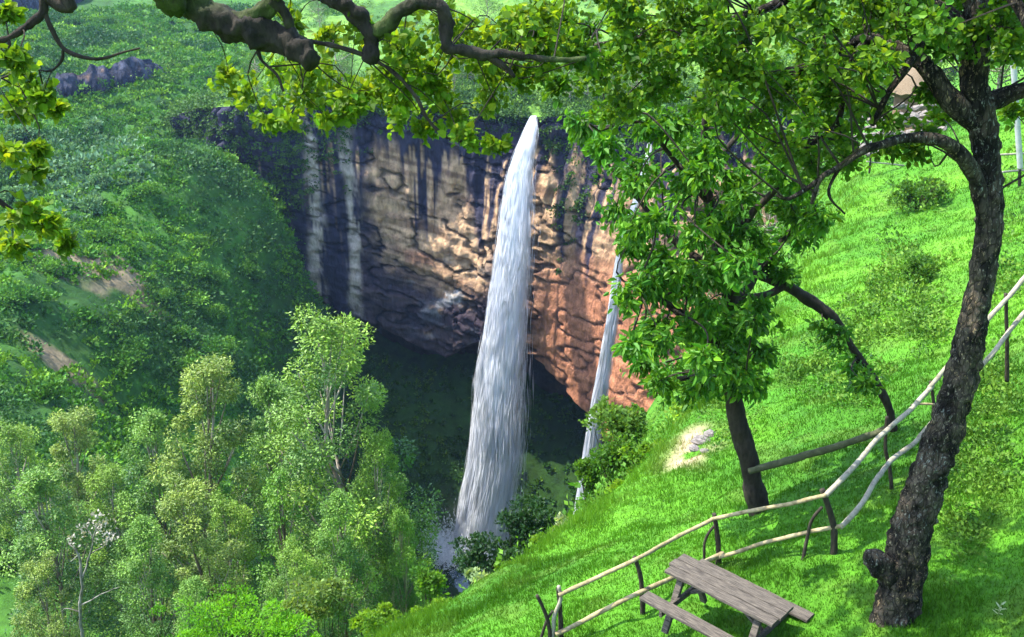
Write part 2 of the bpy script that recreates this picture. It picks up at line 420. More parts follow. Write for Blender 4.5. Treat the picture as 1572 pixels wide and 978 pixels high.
rz = np.interp(uu, _u, RIMZ); rb = np.interp(uu, _u, ROCKB); bl = np.interp(uu, _u, BULGE)
rb = rb + (fbm(np.c_[uu * .12, uu * 0, uu * 0], 4, 61) - .5) * 4
U, W = np.meshgrid(uu, vv)                      # rows: v
FACE = .78
t = np.clip(W / FACE, 0, 1); t2 = np.clip((W - FACE) / (1 - FACE), 0, 1)
Z = rz + (rb - rz) * t
Z = np.where(t2 > 0, rb - 3.0 * sm(0, .35, t2) - 34 * np.clip(t2 - .35, 0, 1) / .65, Z)
OFF = bl * np.sin(t * 1.75) ** 1.5 + 1.0
und = 15 * sm(0, .5, t2)
OFF = OFF - und
P3 = np.stack([rx + ox * OFF, ry + oy * OFF, Z], -1)
H = -(Z - rz)                                  # metres below the rim
colm = np.abs(fbm(np.stack([U * .33, H * .03, U * 0], -1), 3, 71) - .5) * 2
ledge = fbm(np.stack([U * .05, (H + U * -.22) * .55, U * 0], -1), 4, 73)
big = fbm(P3 * .07, 4, 75); fine = fbm(P3 * [.5, .5, .35], 5, 77)
upper = sm(34, 14, H)
rdg = 1 - np.abs(2 * fbm(P3 * [.22, .22, .3], 5, 76) - 1) * 1.6
dsp = (big - .5) * 7 + (rdg - .6) * .9 * (1 - .5 * upper) + upper * (colm - .3) * 3.8 + (1 - upper) * (ledge - .5) * 1.8 + (fine - .5) * 1.6
crk = sm(.90, .985, 1 - np.abs(2 * fbm(np.stack([U * .10, (H - U * .2) * .24, U * 0], -1), 4, 78) - 1))
dsp = dsp - crk * 1.3
dsp = dsp * (1 - .6 * sm(0, 8, U - uf) * sm(24, 34, H))
dsp = dsp * sm(0, .03, W) * (1 - .6 * sm(.2, .6, t2))
P3[..., 0] += ox * dsp; P3[..., 1] += oy * dsp
# real stains of the rock: tan strata, dark wet streaks hanging from the rim, rust on the right flank; then undercut shade painted in
strat = fbm(np.stack([U * .07, (H - U * .22) * .9, U * 0], -1), 5, 81)
c = mix(np.array([.20, .115, .06]), np.array([.46, .295, .16]), sm(.3, .7, strat))
c = mix(c, np.array([.42, .17, .085]), sm(-1, 9, U - uf) * sm(24, 36, H) * .92)
c = mix(c, np.array([.29, .13, .07]), sm(.55, .7, fbm(P3 * .16, 4, 83)) * .6 * sm(22, 34, H))
gl = sm(.52, .66, fbm(P3 * [.35, .35, .5], 5, 85)) * np.exp(-((H - 43) / 8) ** 2) * sm(-40, -25, U - uf) * sm(4, -6, U - uf)
c = mix(c, np.array([.42, .43, .42]), gl)
ln = fbm(np.stack([U * .16, U * 0, U * 0 + 3], -1), 4, 87)
strk = fbm(np.stack([U * .8, H * .03, U * 0], -1), 5, 89, .6)
length = 7 + 62 * np.clip(ln - .25, 0, 1) + 30 * np.exp(-((U - uf + 47) / 7) ** 2) + 45 * sm(-46, -58, U - uf)
dk = sm(0, -7, H - length) * sm(.39, .46, strk - .03 + .4 * sm(13, 0, H) + .15 * sm(-46, -58, U - uf))
c = mix(c, np.array([.03, .025, .022]), crk * .7)
c = mix(c, np.array([.009, .012, .034]), dk * .97)
lo = sm(-8, 5, Z - rb - 17 + (fbm(P3 * .11, 4, 91) - .5) * 42 - 12 * np.exp(-((U - uf + 42) / 10) ** 2))
wet = (1 - lo) * sm(8, -6, U - uf - 2)
wet = np.maximum(wet, np.exp(-((U - uf + 30) / 19) ** 2) * 1.5 * sm(43, 50, H + (fbm(P3 * .16, 5, 92) - .5) * 26))
c = mix(c, np.array([.012, .013, .03]), np.clip(wet, 0, 1) * .9)
pn = sm(.36, .5, fbm(np.stack([U * .9, H * .09, U * 0], -1), 5, 93, .65))
pale = np.maximum(np.exp(-((U - uf + 51 + 2.5 * (fbm(np.stack([H * .12, H * 0, H * 0], -1), 3, 94) - .5)) / 1.8) ** 4) * sm(52, 30, H), np.exp(-((U - uf + 43 + 3 * (fbm(np.stack([H * .1, H * 0 + 5, H * 0], -1), 3, 96) - .5)) / 1.5) ** 4) * sm(48, 40, H)) * pn
c = mix(c, np.array([.40, .33, .26]), np.clip(pale, 0, 1) * .9)
c = mix(c, np.array([.015, .02, .018]), sm(.02, .4, t2) * .7)  # undercut ceiling and back wall painted dark in place of their shade
i = np.arange(NV - 1)[:, None] * NU; j = np.arange(NU - 1)[None]
q = np.stack([i + j, i + NU + j, i + NU + j + 1, i + j + 1], -1).reshape(-1, 4)
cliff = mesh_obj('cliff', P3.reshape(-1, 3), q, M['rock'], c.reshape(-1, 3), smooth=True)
tag(cliff, 'brown overhanging cliff with dark wet streaks behind the waterfall', 'cliff', kind='structure')
CL = P3; CLU = U; CLH = H

# plateau behind the rim
nv = 46
dist = np.r_[np.linspace(0, 30, 26), np.linspace(34, 170, nv - 26)]
PX = rx[None] - ox[None] * 0 + np.zeros((nv, 1)); PYY = ry[None] + dist[:, None]
PX = PX + (dist / 170)[:, None] * (PX * .25)
n = fbm(np.stack([PX * .06, PYY * .06, PX * 0], -1), 4, 95) - .5
PZ = rz[None] + 1.2 * sm(0, 3, dist)[:, None] + (dist * .12)[:, None] + (dist ** 2 * .0003)[:, None] + n * (sm(0, 20, dist) * 8)[:, None]
PZ = PZ - 9 * sm(_u[6], _u[2], uu)[None] * sm(0, 25, dist)[:, None]; PXr = PX.copy(); PXr[0] = CL[0, :, 0]; Py0 = PYY.copy(); Py0[0] = CL[0, :, 1]; PZ[0] = CL[0, :, 2]
PLAT = np.stack([PXr, Py0, PZ], -1)
i = np.arange(nv - 1)[:, None] * NU; j = np.arange(NU - 1)[None]
q = np.stack([i + j, i + j + 1, i + NU + j + 1, i + NU + j], -1).reshape(-1, 4)
pv = PLAT.reshape(-1, 3)
plat = mesh_obj('plateau', pv, q, M['earth'], mix(np.array([.04, .11, .015]), np.array([.12, .24, .03]), sm(.35, .65, fbm(pv * .08, 4, 97))), smooth=True)
tag(plat, kind='structure')

# rock bands on the far left slope
def rock_band(pts, h, seed):
    pts = np.array(pts); k = 140; m = 26
    s = np.linspace(0, len(pts) - 1, k); B = np.stack([np.interp(s, np.arange(len(pts)), pts[:, a]) for a in range(3)], -1)
    tt = np.gradient(B[:, :2], axis=0); tt /= np.linalg.norm(tt, axis=1, keepdims=True); o = np.c_[tt[:, 1], -tt[:, 0]]
    v = np.linspace(0, 1, m); end = np.minimum(1, np.sin(np.linspace(0, np.pi, k)) * 2.5) * (.55 + .8 * fbm(np.c_[np.arange(k) * .07, np.zeros(k), np.zeros(k)], 3, seed + 9))
    X = np.zeros((m, k, 3)); 
    for a, w in enumerate(v):
        X[a] = B; X[a, :, 2] += (h * .5 - h * w) * end
        X[a, :, :2] += o * (2.5 * np.sin(np.pi * min(1, w * 1.1)) * end + 0)[:, None]
    d = (fbm(X * [.5, .5, .12], 4, seed) - .5) * 3.0
    X[..., :2] += o[None] * d[..., None]
    st = fbm(X * [.7, .7, .06], 4, seed + 3)
    cc = mix(np.array([.010, .014, .032]), np.array([.045, .05, .08]), sm(.45, .7, st))
    cc = mix(cc, np.array([.26, .15, .08]), sm(.68, .78, fbm(X * .2, 3, seed + 5)) * .8)
    i = np.arange(m - 1)[:, None] * k; j = np.arange(k - 1)[None]
    q = np.stack([i + j, i + k + j, i + k + j + 1, i + j + 1], -1).reshape(-1, 4)
    o_ = mesh_obj('rock_band', X.reshape(-1, 3), q, M['rock'], cc.reshape(-1, 3), smooth=True); tag(o_, kind='structure'); return o_
def on_gorge(px, py, up=0., d0=60, d1=340):
    ds = np.linspace(d0, d1, 700); p = ray(px, py)[None] * ds[:, None]
    hit = np.nonzero(p[:, 2] < gorge_z(p[:, 0], p[:, 1]) + up)[0]
    return p[hit[0]] if len(hit) else p[-1]
rock_band([on_gorge(70,150), on_gorge(130,138), on_gorge(190,128), on_gorge(265,112)], 10, 101)
rock_band([on_gorge(-40,20) , on_gorge(30,18), on_gorge(90,10), on_gorge(150,-20)], 16, 105)
BANDP = np.vstack([np.array([on_gorge(a_, b_) for a_, b_ in zip(np.interp(t_, [0, .3, .6, 1], [60, 130, 190, 275]) + rng.normal(0, 4, 120), np.interp(t_, [0, .3, .6, 1], [146, 134, 122, 108]) + rng.choice([-14, -9, 6, 12], 120) + rng.normal(0, 4, 120))]) for t_ in [rng.random(120)]])
# plunge pool
g = np.linspace(0, 2 * np.pi, 48, endpoint=False)
rr = 1 + .2 * (fbm(np.c_[np.cos(g), np.sin(g), g * 0] * 2, 3, 130) - .5)
V = np.c_[-3 + 24 * rr * np.cos(g), 167 + 12 * rr * np.sin(g), np.full(48, -118.3)]
V = np.vstack([V, [-3, 167, -118.3]]); j = np.arange(48)
pool = mesh_obj('pool_water', V, np.c_[j, (j + 1) % 48, np.full(48, 48)], M['pool']); tag(pool, kind='structure')

# ------------------------------------------------------------------ the two waterfalls
def waterfall(path, n, seed, wid=(.03, .085), lens=(5., 15.), skew=1.):
    path = np.array(path, float)                       # px, py, half width px, y
    C = np.array([PY(a, b, y) for a, b, w, y in path]); hw = path[:, 2] * path[:, 3] / .95 / F * .9
    s = np.r_[0, np.cumsum(np.linalg.norm(np.diff(C, axis=0), axis=1))]
    r_ = np.random.default_rng(seed)
    t0 = r_.random(n) ** .9 * s[-1]
    th = r_.uniform(0, 2 * np.pi, n); rr_ = .9 + np.abs(r_.normal(0, .16, n)) * (1 + .5 * (np.cos(th) > .3)); u = np.cos(th) * rr_; v = np.sin(th) * rr_
    u = np.where(u < -.9, -.9 + (u + .9) * .5, u)
    L = r_.uniform(*lens, n) * (.35 + .65 * t0 / s[-1]); Wd = r_.uniform(*wid, n) * (.5 + .7 * t0 / s[-1]) * np.where(rr_ > 1., .6, 1)
    def at(t):
        t = np.clip(t, 0, s[-1])
        h = np.interp(t, s, hw)
        # billows travelling down the fall
        b = (fbm(np.stack([u * 1.2, t * .11, v], -1), 3, seed) - .5)
        x = np.interp(t, s, C[:, 0]) + u * h + b * h * .35
        y = np.interp(t, s, C[:, 1]) + v * h * .6 + b * h * .5
        return np.stack([x, y, np.interp(t, s, C[:, 2])], -1)
    A, Mi, Bq = at(t0), at(t0 + L * .45), at(t0 + L)
    k = Wd[:, None]
    V = np.stack([A, Mi + k * [1, .3, 0], Mi + k * [-.5, .8, 0], Mi + k * [-.5, -1., 0], Bq], 1).reshape(-1, 3)
    b = np.arange(n)[:, None] * 5
    T = np.concatenate([b + np.array([x]) for x in [(0,1,2),(0,2,3),(0,3,1),(4,2,1),(4,3,2),(4,1,3)]])
    # solid heart of the falling water
    rows, seg = 200, 44
    tt = np.linspace(0, s[-1], rows); an = np.arange(seg) / seg * 2 * np.pi
    hh_ = np.interp(tt, s, hw)
    Pc = np.stack([np.interp(tt, s, C[:, k2]) for k2 in range(3)], -1)
    dirs = np.stack([np.cos(an), np.sin(an) * .6, an * 0], -1)
    rn = .93 + .26 * (fbm(np.stack([np.cos(an)[None] * 3.5 + tt[:, None] * 0, np.sin(an)[None] * 3.5 + tt[:, None] * 0, tt[:, None] * .035 + an[None] * 0], -1), 4, seed + 3) - .5)
    Vc = Pc[:, None] + dirs[None] * (hh_[:, None] * rn)[..., None]
    i = np.arange(rows - 1)[:, None] * seg; j = np.arange(seg)[None]
    Qc = np.stack([i + j, i + (j + 1) % seg, i + seg + (j + 1) % seg, i + seg + j], -1).reshape(-1, 4) + len(V)
    return mesh_obj('waterfall', np.vstack([V, Vc.reshape(-1, 3)]), [T, Qc], M['water'], smooth=True), C
w1, wc = waterfall([(819,178,5,191),(814,200,10,187.5),(806,225,14,185.5),(797,262,18,183.5),(793,300,22,182),(789,350,26,180.5),(784,400,28,179.2),(778,450,30,178),
    (772,500,33,177),(767,550,36,176),(764,600,38,175.2),(760,650,40,174.5),(756,700,43,173.8),(749,750,45,173.2),(740,800,46,172.6),(728,850,48,172),(716,885,50,171.5)], 13000, 5)
tag(w1, 'tall white waterfall plunging over the cliff rim into the gorge', 'waterfall')
w2, wc2 = waterfall([(1003,190,3,173),(994,240,4,168.5),(976,310,4.5,165.5),(962,350,5,164),(952,385,5,163),(945,440,7,162.5),(938,500,9,162),(928,560,10,161.5),(917,620,11,161),(908,680,12,160.5),(900,740,13,160),(890,800,14,159.5),(884,850,14,159)], 5000, 6, (.03, .08))
tag(w2, 'thin second waterfall ribbon beside the reddish rock', 'waterfall')
# splash and spray at the foot: tiny flung drops
n = 20000
d = rdir(n); d[:, 2] = np.abs(d[:, 2]) * .8; rad = np.abs(rng.normal(0, 5., n))
c0 = np.where((rng.random(n) < .55)[:, None], PY(705, 862, 173), PY(672, 852, 171)); c0 = c0 + np.c_[rng.normal(0, 3, n), rng.normal(0, 2, n), np.zeros(n)]
Pp = c0 + d * rad[:, None] * [1.1, .8, .9]
Vv, Q_, T_, _cc = leaves(Pp, d + [0, 0, .6], rdir(n), rng.uniform(.3, .9, n), rng.uniform(.08, .22, n), np.ones((n, 3)))
spray = mesh_obj('spray', Vv, T_, M['water']); tag(spray, 'white splash of spray at the foot of the tall waterfall', 'spray', kind='stuff')
mm = vol_mat('mist_volume', (.95, .97, 1), .03, .2)
nt = mm.node_tree; pv_ = [n_ for n_ in nt.nodes if n_.type == 'PRINCIPLED_VOLUME'][0]
tc = N_(nt, 'ShaderNodeTexCoord'); ln_ = N_(nt, 'ShaderNodeVectorMath', operation='LENGTH'); nt.links.new(tc.outputs['Object'], ln_.inputs[0])
fo = N_(nt, 'ShaderNodeMapRange', interpolation_type='SMOOTHSTEP'); fo.inputs['From Min'].default_value = 1.; fo.inputs['From Max'].default_value = .1; fo.inputs['To Min'].default_value = 0; fo.inputs['To Max'].default_value = .016
nt.links.new(ln_.outputs['Value'], fo.inputs['Value'])
nz = N_(nt, 'ShaderNodeTexNoise'); nz.inputs['Scale'].default_value = 2.2; nz.inputs['Detail'].default_value = 3; nt.links.new(tc.outputs['Object'], nz.inputs['Vector'])
nr = N_(nt, 'ShaderNodeMapRange'); nr.inputs['From Min'].default_value = .35; nr.inputs['From Max'].default_value = .7; nt.links.new(nz.outputs[0], nr.inputs['Value'])
mu = N_(nt, 'ShaderNodeMath', operation='MULTIPLY'); nt.links.new(fo.outputs[0], mu.inputs[0]); nt.links.new(nr.outputs[0], mu.inputs[1]); nt.links.new(mu.outputs[0], pv_.inputs['Density'])
def ellipsoid(name, c, r, mat):
    nu, nv_ = 20, 12; V = [[0, 0, 1]]
    for a in range(1, nv_):
        for b in range(nu): th = math.pi * a / nv_; ph = 2 * math.pi * b / nu; V.append([math.sin(th) * math.cos(ph), math.sin(th) * math.sin(ph), math.cos(th)])
    V.append([0, 0, -1]); V = np.array(V)
    Q = [[1 + a * nu + b, 1 + (a + 1) * nu + b, 1 + (a + 1) * nu + (b + 1) % nu, 1 + a * nu + (b + 1) % nu] for a in range(nv_ - 2) for b in range(nu)]
    T = [[0, 1 + b, 1 + (b + 1) % nu] for b in range(nu)] + [[len(V) - 1, 1 + (nv_ - 2) * nu + (b + 1) % nu, 1 + (nv_ - 2) * nu + b] for b in range(nu)]
    o = mesh_obj(name, V, [np.array(Q), np.array(T)], mat, smooth=True); o.location = Vector([float(x) for x in c]); o.scale = r; return o
for (px, py, y, r) in [(690,848,168,(19,9,11)),(700,830,169,(13,8,16))]:
    tag(ellipsoid('mist', PY(px, py, y), r, mm), kind='stuff')

# ------------------------------------------------------------------ undergrowth of the gorge
def bush_leaves(C, Rb, per, L, COL, flat=.75, up=.35, wr=.32):
    nb = len(C); n = nb * per
    d = rdir(n); d[:, 2] = np.where(d[:, 2] < -.2, -d[:, 2], d[:, 2])
    k = np.repeat(np.arange(nb), per)
    rad = Rb[k] * (.45 + .55 * rng.random(n) ** .5) * (.5 + 1.0 * vnoise(d * 2.4 + k[:, None] * 7.3, 5))
    P = C[k] + d * rad[:, None] * [1, 1, flat]
    ll = L[k] * rng.uniform(.7, 1.4, n)
    ax = unit(d + rdir(n) * 1.0 + [0, 0, up]); nn = unit(d * 1.1 + rdir(n) * .55 + [0, 0, .35])
    return leaves(P, ax, nn, ll, ll * wr * rng.uniform(.8, 1.2, n), COL[k] * np.exp(rng.normal(0, .18, (n, 1))))
def inview(px0, px1, py0, py1, P):
    y = P[:, 1] * _c - P[:, 2] * _s; v = P[:, 1] * _s + P[:, 2] * _c
    px = CX + F * P[:, 0] / y; py = CY - F * v / y
    return (px > px0) & (px < px1) & (py > py0) & (py < py1) & (y > 1), px, py
def scatter_gorge(n, az=(-36, 14), rr=(72, 335)):
    a = np.radians(rng.uniform(*az, n)); r = np.sqrt(rng.uniform(rr[0] ** 2, rr[1] ** 2, n))
    x, y = r * np.sin(a), r * np.cos(a); return np.c_[x, y, gorge_z(x, y)]
P = scatter_gorge(36000)
ok, px, py = inview(-90, 1010, -60, 900, P)
bare = np.zeros(len(P), bool)
for (bx, by, rx_, ry_) in [(140,455,62,24),(95,540,40,26),(185,440,22,18)]:
    bare |= ((px - bx) / rx_) ** 2 + ((py - by) / ry_) ** 2 < 1
# keep the undergrowth out of the rock alcove
under = (P[:, 1] > 203) & (P[:, 0] > -50) & (P[:, 0] < 60)
dd = np.linalg.norm(P, axis=1)
patch = fbm(P * .045, 4, 201); patch2 = fbm(P * .16, 3, 203)
keep = ok & ~bare & ~under & (rng.random(len(P)) < .75 + .25 * sm(.38, .55, patch2)) & (rng.random(len(P)) < np.clip(.3 + 150 / dd * .6, 0, 1))
P = P[keep]; patch = patch[keep]; patch2 = patch2[keep]; dd = dd[keep]; px = px[keep]; py = py[keep]
nb = len(P); print('bushes', nb)
Rb = rng.lognormal(0, .35, nb) * (.75 + .9 * sm(.45, .65, patch)) * (dd / 150) ** .35
tal = sm(0, 1, (P[:, 0] > -36) & (P[:, 1] > 150))
Rb = Rb * np.where(tal > .5, .6, 1)
cc = mix(np.array([.05, .165, .012]), np.array([.18, .35, .018]), rng.random(nb) * sm(.35, .7, patch2 + rng.normal(0, .1, nb)))
cc = mix(cc, np.array([.025, .085, .022]), sm(.5, .62, patch) * .85)
cc = cc * (1 - .42 * sm(-46, -36, P[:, 0]) * sm(105, 130, P[:, 1]) * sm(-66, -82, P[:, 2]))[:, None]  # bushes there darkened too, the cliff's shade painted into their leaf colour
pal = (np.exp(-(((px - 130) / 75) ** 2 + ((py - 270) / 55) ** 2)) > rng.random(nb)) & (rng.random(nb) < .7)
cc[pal] = np.array([.10, .20, .09])
per = 33
Lf = .5 * (dd / 150) ** .5 * rng.uniform(.8, 1.3, nb)
Lf[pal] *= 1.5
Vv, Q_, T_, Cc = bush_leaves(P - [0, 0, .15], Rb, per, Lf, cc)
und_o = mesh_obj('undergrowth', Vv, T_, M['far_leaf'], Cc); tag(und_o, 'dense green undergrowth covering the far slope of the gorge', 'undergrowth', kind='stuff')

# plants along the rim, hanging down the rock, and on the plateau
sel = rng.integers(0, NU, 2100); dr = np.abs(rng.normal(0, 5, 2100)); row = np.clip((dr / 30 * 26).astype(int), 0, nv - 1)
P1 = PLAT[row, sel] + rng.normal(0, .5, (2100, 3))
sel2 = rng.integers(0, NU, 2100); sel2[:800] = np.searchsorted(uu, rng.uniform(_u[1], _u[5], 800))
hang = rng.exponential(3.5, 2100) * (.3 + 1.6 * fbm(np.c_[uu[sel2] * .1, uu[sel2] * 0, uu[sel2] * 0], 3, 211) ** 2)
hang = hang + (np.exp(-((uu[sel2] - uf - 10) / 6) ** 2)) * rng.random(2100) * 26 + sm(_u[6], _u[4], uu[sel2]) * rng.random(2100) * 45
rw = np.clip((hang / 58 * FACE * NV).astype(int), 0, NV - 1)
P2 = CL[rw, sel2] + np.c_[ox[sel2], oy[sel2], ox[sel2] * 0] * .4
sel3 = rng.integers(0, NU, 2500); row3 = rng.integers(3, nv, 2500)
P3b = PLAT[row3, sel3] + rng.normal(0, .8, (2500, 3)) * [1, 1, .2]
P3b[:len(BANDP)] = BANDP
lipb = np.c_[4.5 + rng.normal(0, 4, 60), 196 + rng.uniform(0, 9, 60), -24.5 + rng.uniform(0, 1.5, 60)]; P3b[-60:] = lipb
PP = np.vstack([P1, P2, P3b]); ok, px, py = inview(-60, 1400, -60, 420, PP); 
ok &= ~((np.abs(PP[:, 0] - 4.5) < 1.3) & (PP[:, 1] < 200) & (np.arange(len(PP)) < 4200))
kd = np.r_[np.zeros(2100), np.ones(2100), np.full(2500, 2)][ok]; PP = PP[ok]; nb = len(PP)
cc = mix(np.array([.03, .085, .015]), np.array([.085, .19, .02]), rng.random(nb))
cc[kd == 1] *= .7
cc[kd == 2] = mix(np.array([.05, .13, .02]), np.array([.15, .27, .03]), rng.random((kd == 2).sum()))
Rb = rng.lognormal(0, .35, nb) * np.array([1.1, .8, 1.5])[kd.astype(int)]
Vv, Q_, T_, Cc = bush_leaves(PP, Rb, 28, rng.uniform(.35, .6, nb), cc, up=-.1)
rim_o = mesh_obj('undergrowth', Vv, T_, M['far_leaf'], Cc); tag(rim_o, 'green plants crowding and hanging over the cliff rim', 'undergrowth', kind='stuff')

# ------------------------------------------------------------------ grass of the near slope
n = 440000
a = np.radians(rng.uniform(-12, 38, n)); r = np.exp(rng.uniform(np.log(6.8), np.log(70), n))
x, y = r * np.sin(a), r * np.cos(a)
s = np.interp(y, EY, EX) - x
k = (s < 2.6) & (rng.random(n) < np.where(s > 1, .6, 1)); x, y, s, r = x[k], y[k], s[k], r[k]
P = np.c_[x, y, hill_z(x, y)]
hc = hill_color(P)
barem = hc[:, 0] > .16
k = ~barem | (rng.random(len(P)) < .25); P, s, r, hc = P[k], s[k], r[k], hc[k]
n = len(P)
tuft = fbm(P * [1.2, 1.2, 0], 4, 221)
edge = sm(-2.2, .6, s)
h = (.035 + .045 * sm(.4, .7, tuft)) * rng.uniform(.6, 1.5, n) * (1 + r * .022) + edge * rng.uniform(.05, .32, n) * sm(.35, .6, tuft)
wd = .0045 * (r / 10) ** .85 * rng.uniform(.7, 1.5, n) + .002
lean = rng.normal(0, .45, (n, 3)) + [-.12, 0, 0]; lean[:, 2] = 1
tip = P + unit(lean) * h[:, None]
ang = rng.uniform(0, np.pi, n); sd_ = np.c_[np.cos(ang), np.sin(ang), ang * 0] * wd[:, None]
bc = hc * np.exp(rng.normal(0, .16, (n, 1))) * (1.05)
bc = mix(bc, np.array([.12, .24, .02]), np.clip(edge * .5 + rng.normal(0, .12, n), 0, 1))
V = np.stack([P - sd_ - [0, 0, .01], P + sd_ - [0, 0, .01], tip], 1).reshape(-1, 3)
gr = mesh_obj('grass', V, np.arange(n * 3).reshape(-1, 3), M['blade'], np.repeat(bc, 3, 0))
tag(gr, 'bright green grass covering the near hillside', 'grass', kind='stuff')

# weeds among the grass
def on_hill(px, py, d0=7, d1=75):
    ds = np.linspace(d0, d1, 1400); p = ray(px, py)[None] * ds[:, None]
    hit = np.nonzero(p[:, 2] < hill_z(p[:, 0], p[:, 1]))[0]
    return p[hit[0]] if len(hit) else p[-1]
pts = []; wr_ = []
for (bx, by, sx, sy, k) in [(1395,420,50,50,60),(1410,310,45,30,26),(1300,520,60,45,70),(1420,500,50,40,60),(1250,570,60,40,40),(1500,700,60,90,90),(1540,600,40,60,50),
        (1350,470,40,40,40),(1480,800,50,60,50),(1540,440,30,40,26),(1330,600,50,40,40),(1130,650,60,30,30),(1560,330,25,60,14)]:
    for _ in range(k):
        g = on_hill(rng.normal(bx, sx * .55), rng.normal(by, sy * .55)); pts.append(g); wr_.append(rng.uniform(.006, .016) * np.linalg.norm(g))
pts = np.array(pts); wr_ = np.array(wr_); nb = len(pts)
cc = mix(np.array([.04, .12, .012]), np.array([.12, .23, .02]), rng.random(nb))
Vv, Q_, T_, Cc = bush_leaves(pts, wr_, 46, wr_ * .28, cc)
nf = 1500                                        # rank growth down the valley flank of the hill
yy_ = rng.uniform(12, 75, nf); xx_ = np.interp(yy_, EY, EX) - rng.uniform(1.2, 22, nf); fl_ = np.c_[xx_, yy_, hill_z(xx_, yy_)]
fr_ = rng.lognormal(-.55, .35, nf); fc_ = mix(np.array([.04, .13, .012]), np.array([.12, .25, .02]), rng.random(nf))
V2, _q, T2, C2 = bush_leaves(fl_, fr_, 46, fr_ * .17, fc_)
Vv, T_, Cc = np.vstack([Vv, V2]), np.vstack([T_, T2 + len(Vv)]), np.vstack([Cc, C2])
we = mesh_obj('weeds', Vv, T_, M['far_leaf'], Cc); tag(we, 'low leafy weeds growing among the hillside grass and down its valley flank', 'weeds', kind='stuff')

# ------------------------------------------------------------------ tree building
def px_r(r, p): return r * (p[1] * _c - p[2] * _s) / F       # a radius in photo pixels at a point, in metres
def limb_pts(L):
    P = np.array([PY(a, b, y) for a, b, r, y in L]); return P, np.array([px_r(r, p) for (a, b, r, y), p in zip(L, P)])
def bark_color(V, kind, seed):
    n1 = fbm(V * [9, 9, 5], 4, seed); n2 = fbm(V * [22, 22, 12], 3, seed + 4); n3 = fbm(V * 1.4, 3, seed + 9)
    if kind == 'lichen':
        c = mix(np.array([.016, .014, .011]), np.array([.085, .07, .05]), sm(.35, .6, n1))
        return c
    if kind == 'moss':
        c = mix(np.array([.010, .009, .007]), np.array([.04, .034, .024]), n1); return mix(c, np.array([.05, .075, .015]), sm(.5, .66, n3) * .7)
    if kind == 'pale': return mix(np.array([.08, .07, .055]), np.array([.26, .24, .2]), sm(.3, .7, n1))
    if kind == 'gum': return mix(np.array([.12, .085, .06]), np.array([.36, .31, .25]), sm(.35, .65, fbm(V * [.8, .8, .25], 4, seed)))
    return mix(np.array([.010, .008, .006]), np.array([.05, .04, .028]), n1)
def limb(name, L, kind, parent, org, mat, seg=14, step=.05, rough=.5, rs=5, seed=0, wob=0., pts=None):
    P, Rr = pts if pts is not None else limb_pts(L)
    V, q, t = tube(P, Rr, seg, step, rough, rs, seed, wob)
    G = Geo(); G.add(V, q, t, bark_color(V, kind, seed)); o = G.build(name, M[mat], parent, True, org)
    Pd, _ = resample(P, Rr, .25); return Pd
def crown(root, org, clumps, nodes, leafsize, color, mat, sprays=14, per=9, width=.45, droop=.35, tw=.006, hang=-.25, name='crown', colvar=.22, col2=None):
    """clumps: world centres with radii; every clump hangs on a twig from the nearest limb"""
    nodes = np.asarray(nodes); G = Geo(); TW = Geo()
    for c, rad in clumps:
        d2 = np.linalg.norm(nodes - c, axis=1); k = nodes[rng.choice(np.nonzero(d2 < d2.min() * 1.2 + .08)[0])]
        mid = (k + c) / 2 + rng.normal(0, .13, 3) * np.linalg.norm(c - k) + [0, 0, .08 * np.linalg.norm(c - k)]
        V, q, t = tube(np.array([k, mid, c]), [tw * 2.6, tw * 1.8, tw * 1.1], 4, .15); TW.add(V, q, t, bark_color(V, 'dark', 3))
        m = max(3, int(sprays * rng.uniform(.75, 1.25)))
        d = rdir(m); e = c + d * rad * (.3 + 1.1 * rng.random((m, 1))) * [1.1, 1, .8]
        for i_ in range(m):
            st = c + (e[i_] - c) * .1
            md = (st + e[i_]) / 2 + rng.normal(0, .08, 3) * rad
            if i_ < m * .15:
                V, q, t = tube(np.array([c, md, e[i_]]), [tw, tw * .7, tw * .4], 3, .3); TW.add(V, q, t, bark_color(V, 'dark', 4))
        tt = rng.uniform(.25, 1.08, (m, per, 1)); base = c + (e - c)[:, None] * tt; base = base.reshape(-1, 3) + rng.normal(0, .2 * rad, (m * per, 3))
        ax = unit(np.repeat(unit(e - c), per, 0) * .7 + rdir(m * per) * .9 + [0, 0, hang])
        nn = unit(rdir(m * per) * 1. + [0, -.25, .55])
        L = leafsize * rng.uniform(.6, 1.25, m * per)
        cl = jitter(color, m * per, colvar, .1) * np.exp(rng.normal(0, .12))
        if col2 is not None: cl = mix(cl, jitter(col2, m * per, .15, .08), (rng.random(m * per) < rng.uniform(0, .6)) * rng.uniform(.3, 1, m * per))
        G.add(*leaves(base, ax, nn, L, L * width * rng.uniform(.8, 1.2, m * per), cl, True, .3, droop * .5))
    TW.build('twigs', M['dark_bark'], root, False, org)['kind'] = 'stuff'
    o = G.build(name, M[mat], root, False, org); return o
def clumps_from(L, y, yj, scale=1.):
    out = []
    for a in L:
        px, py, r = a[:3]
        for sub in range(max(1, int((r / 26) ** 2 + .5))):
            rr_ = r * (.0 if r < 30 else .62)
            an = rng.uniform(0, 6.28); q_ = math.sqrt(rng.random())
            p = PY(px + rr_ * q_ * math.cos(an), py + rr_ * q_ * math.sin(an), y + rng.normal(0, yj) + (a[3] if len(a) > 3 else 0))
            out.append((p, px_r(min(r, rng.uniform(24, 34)) * scale, p)))
    return out

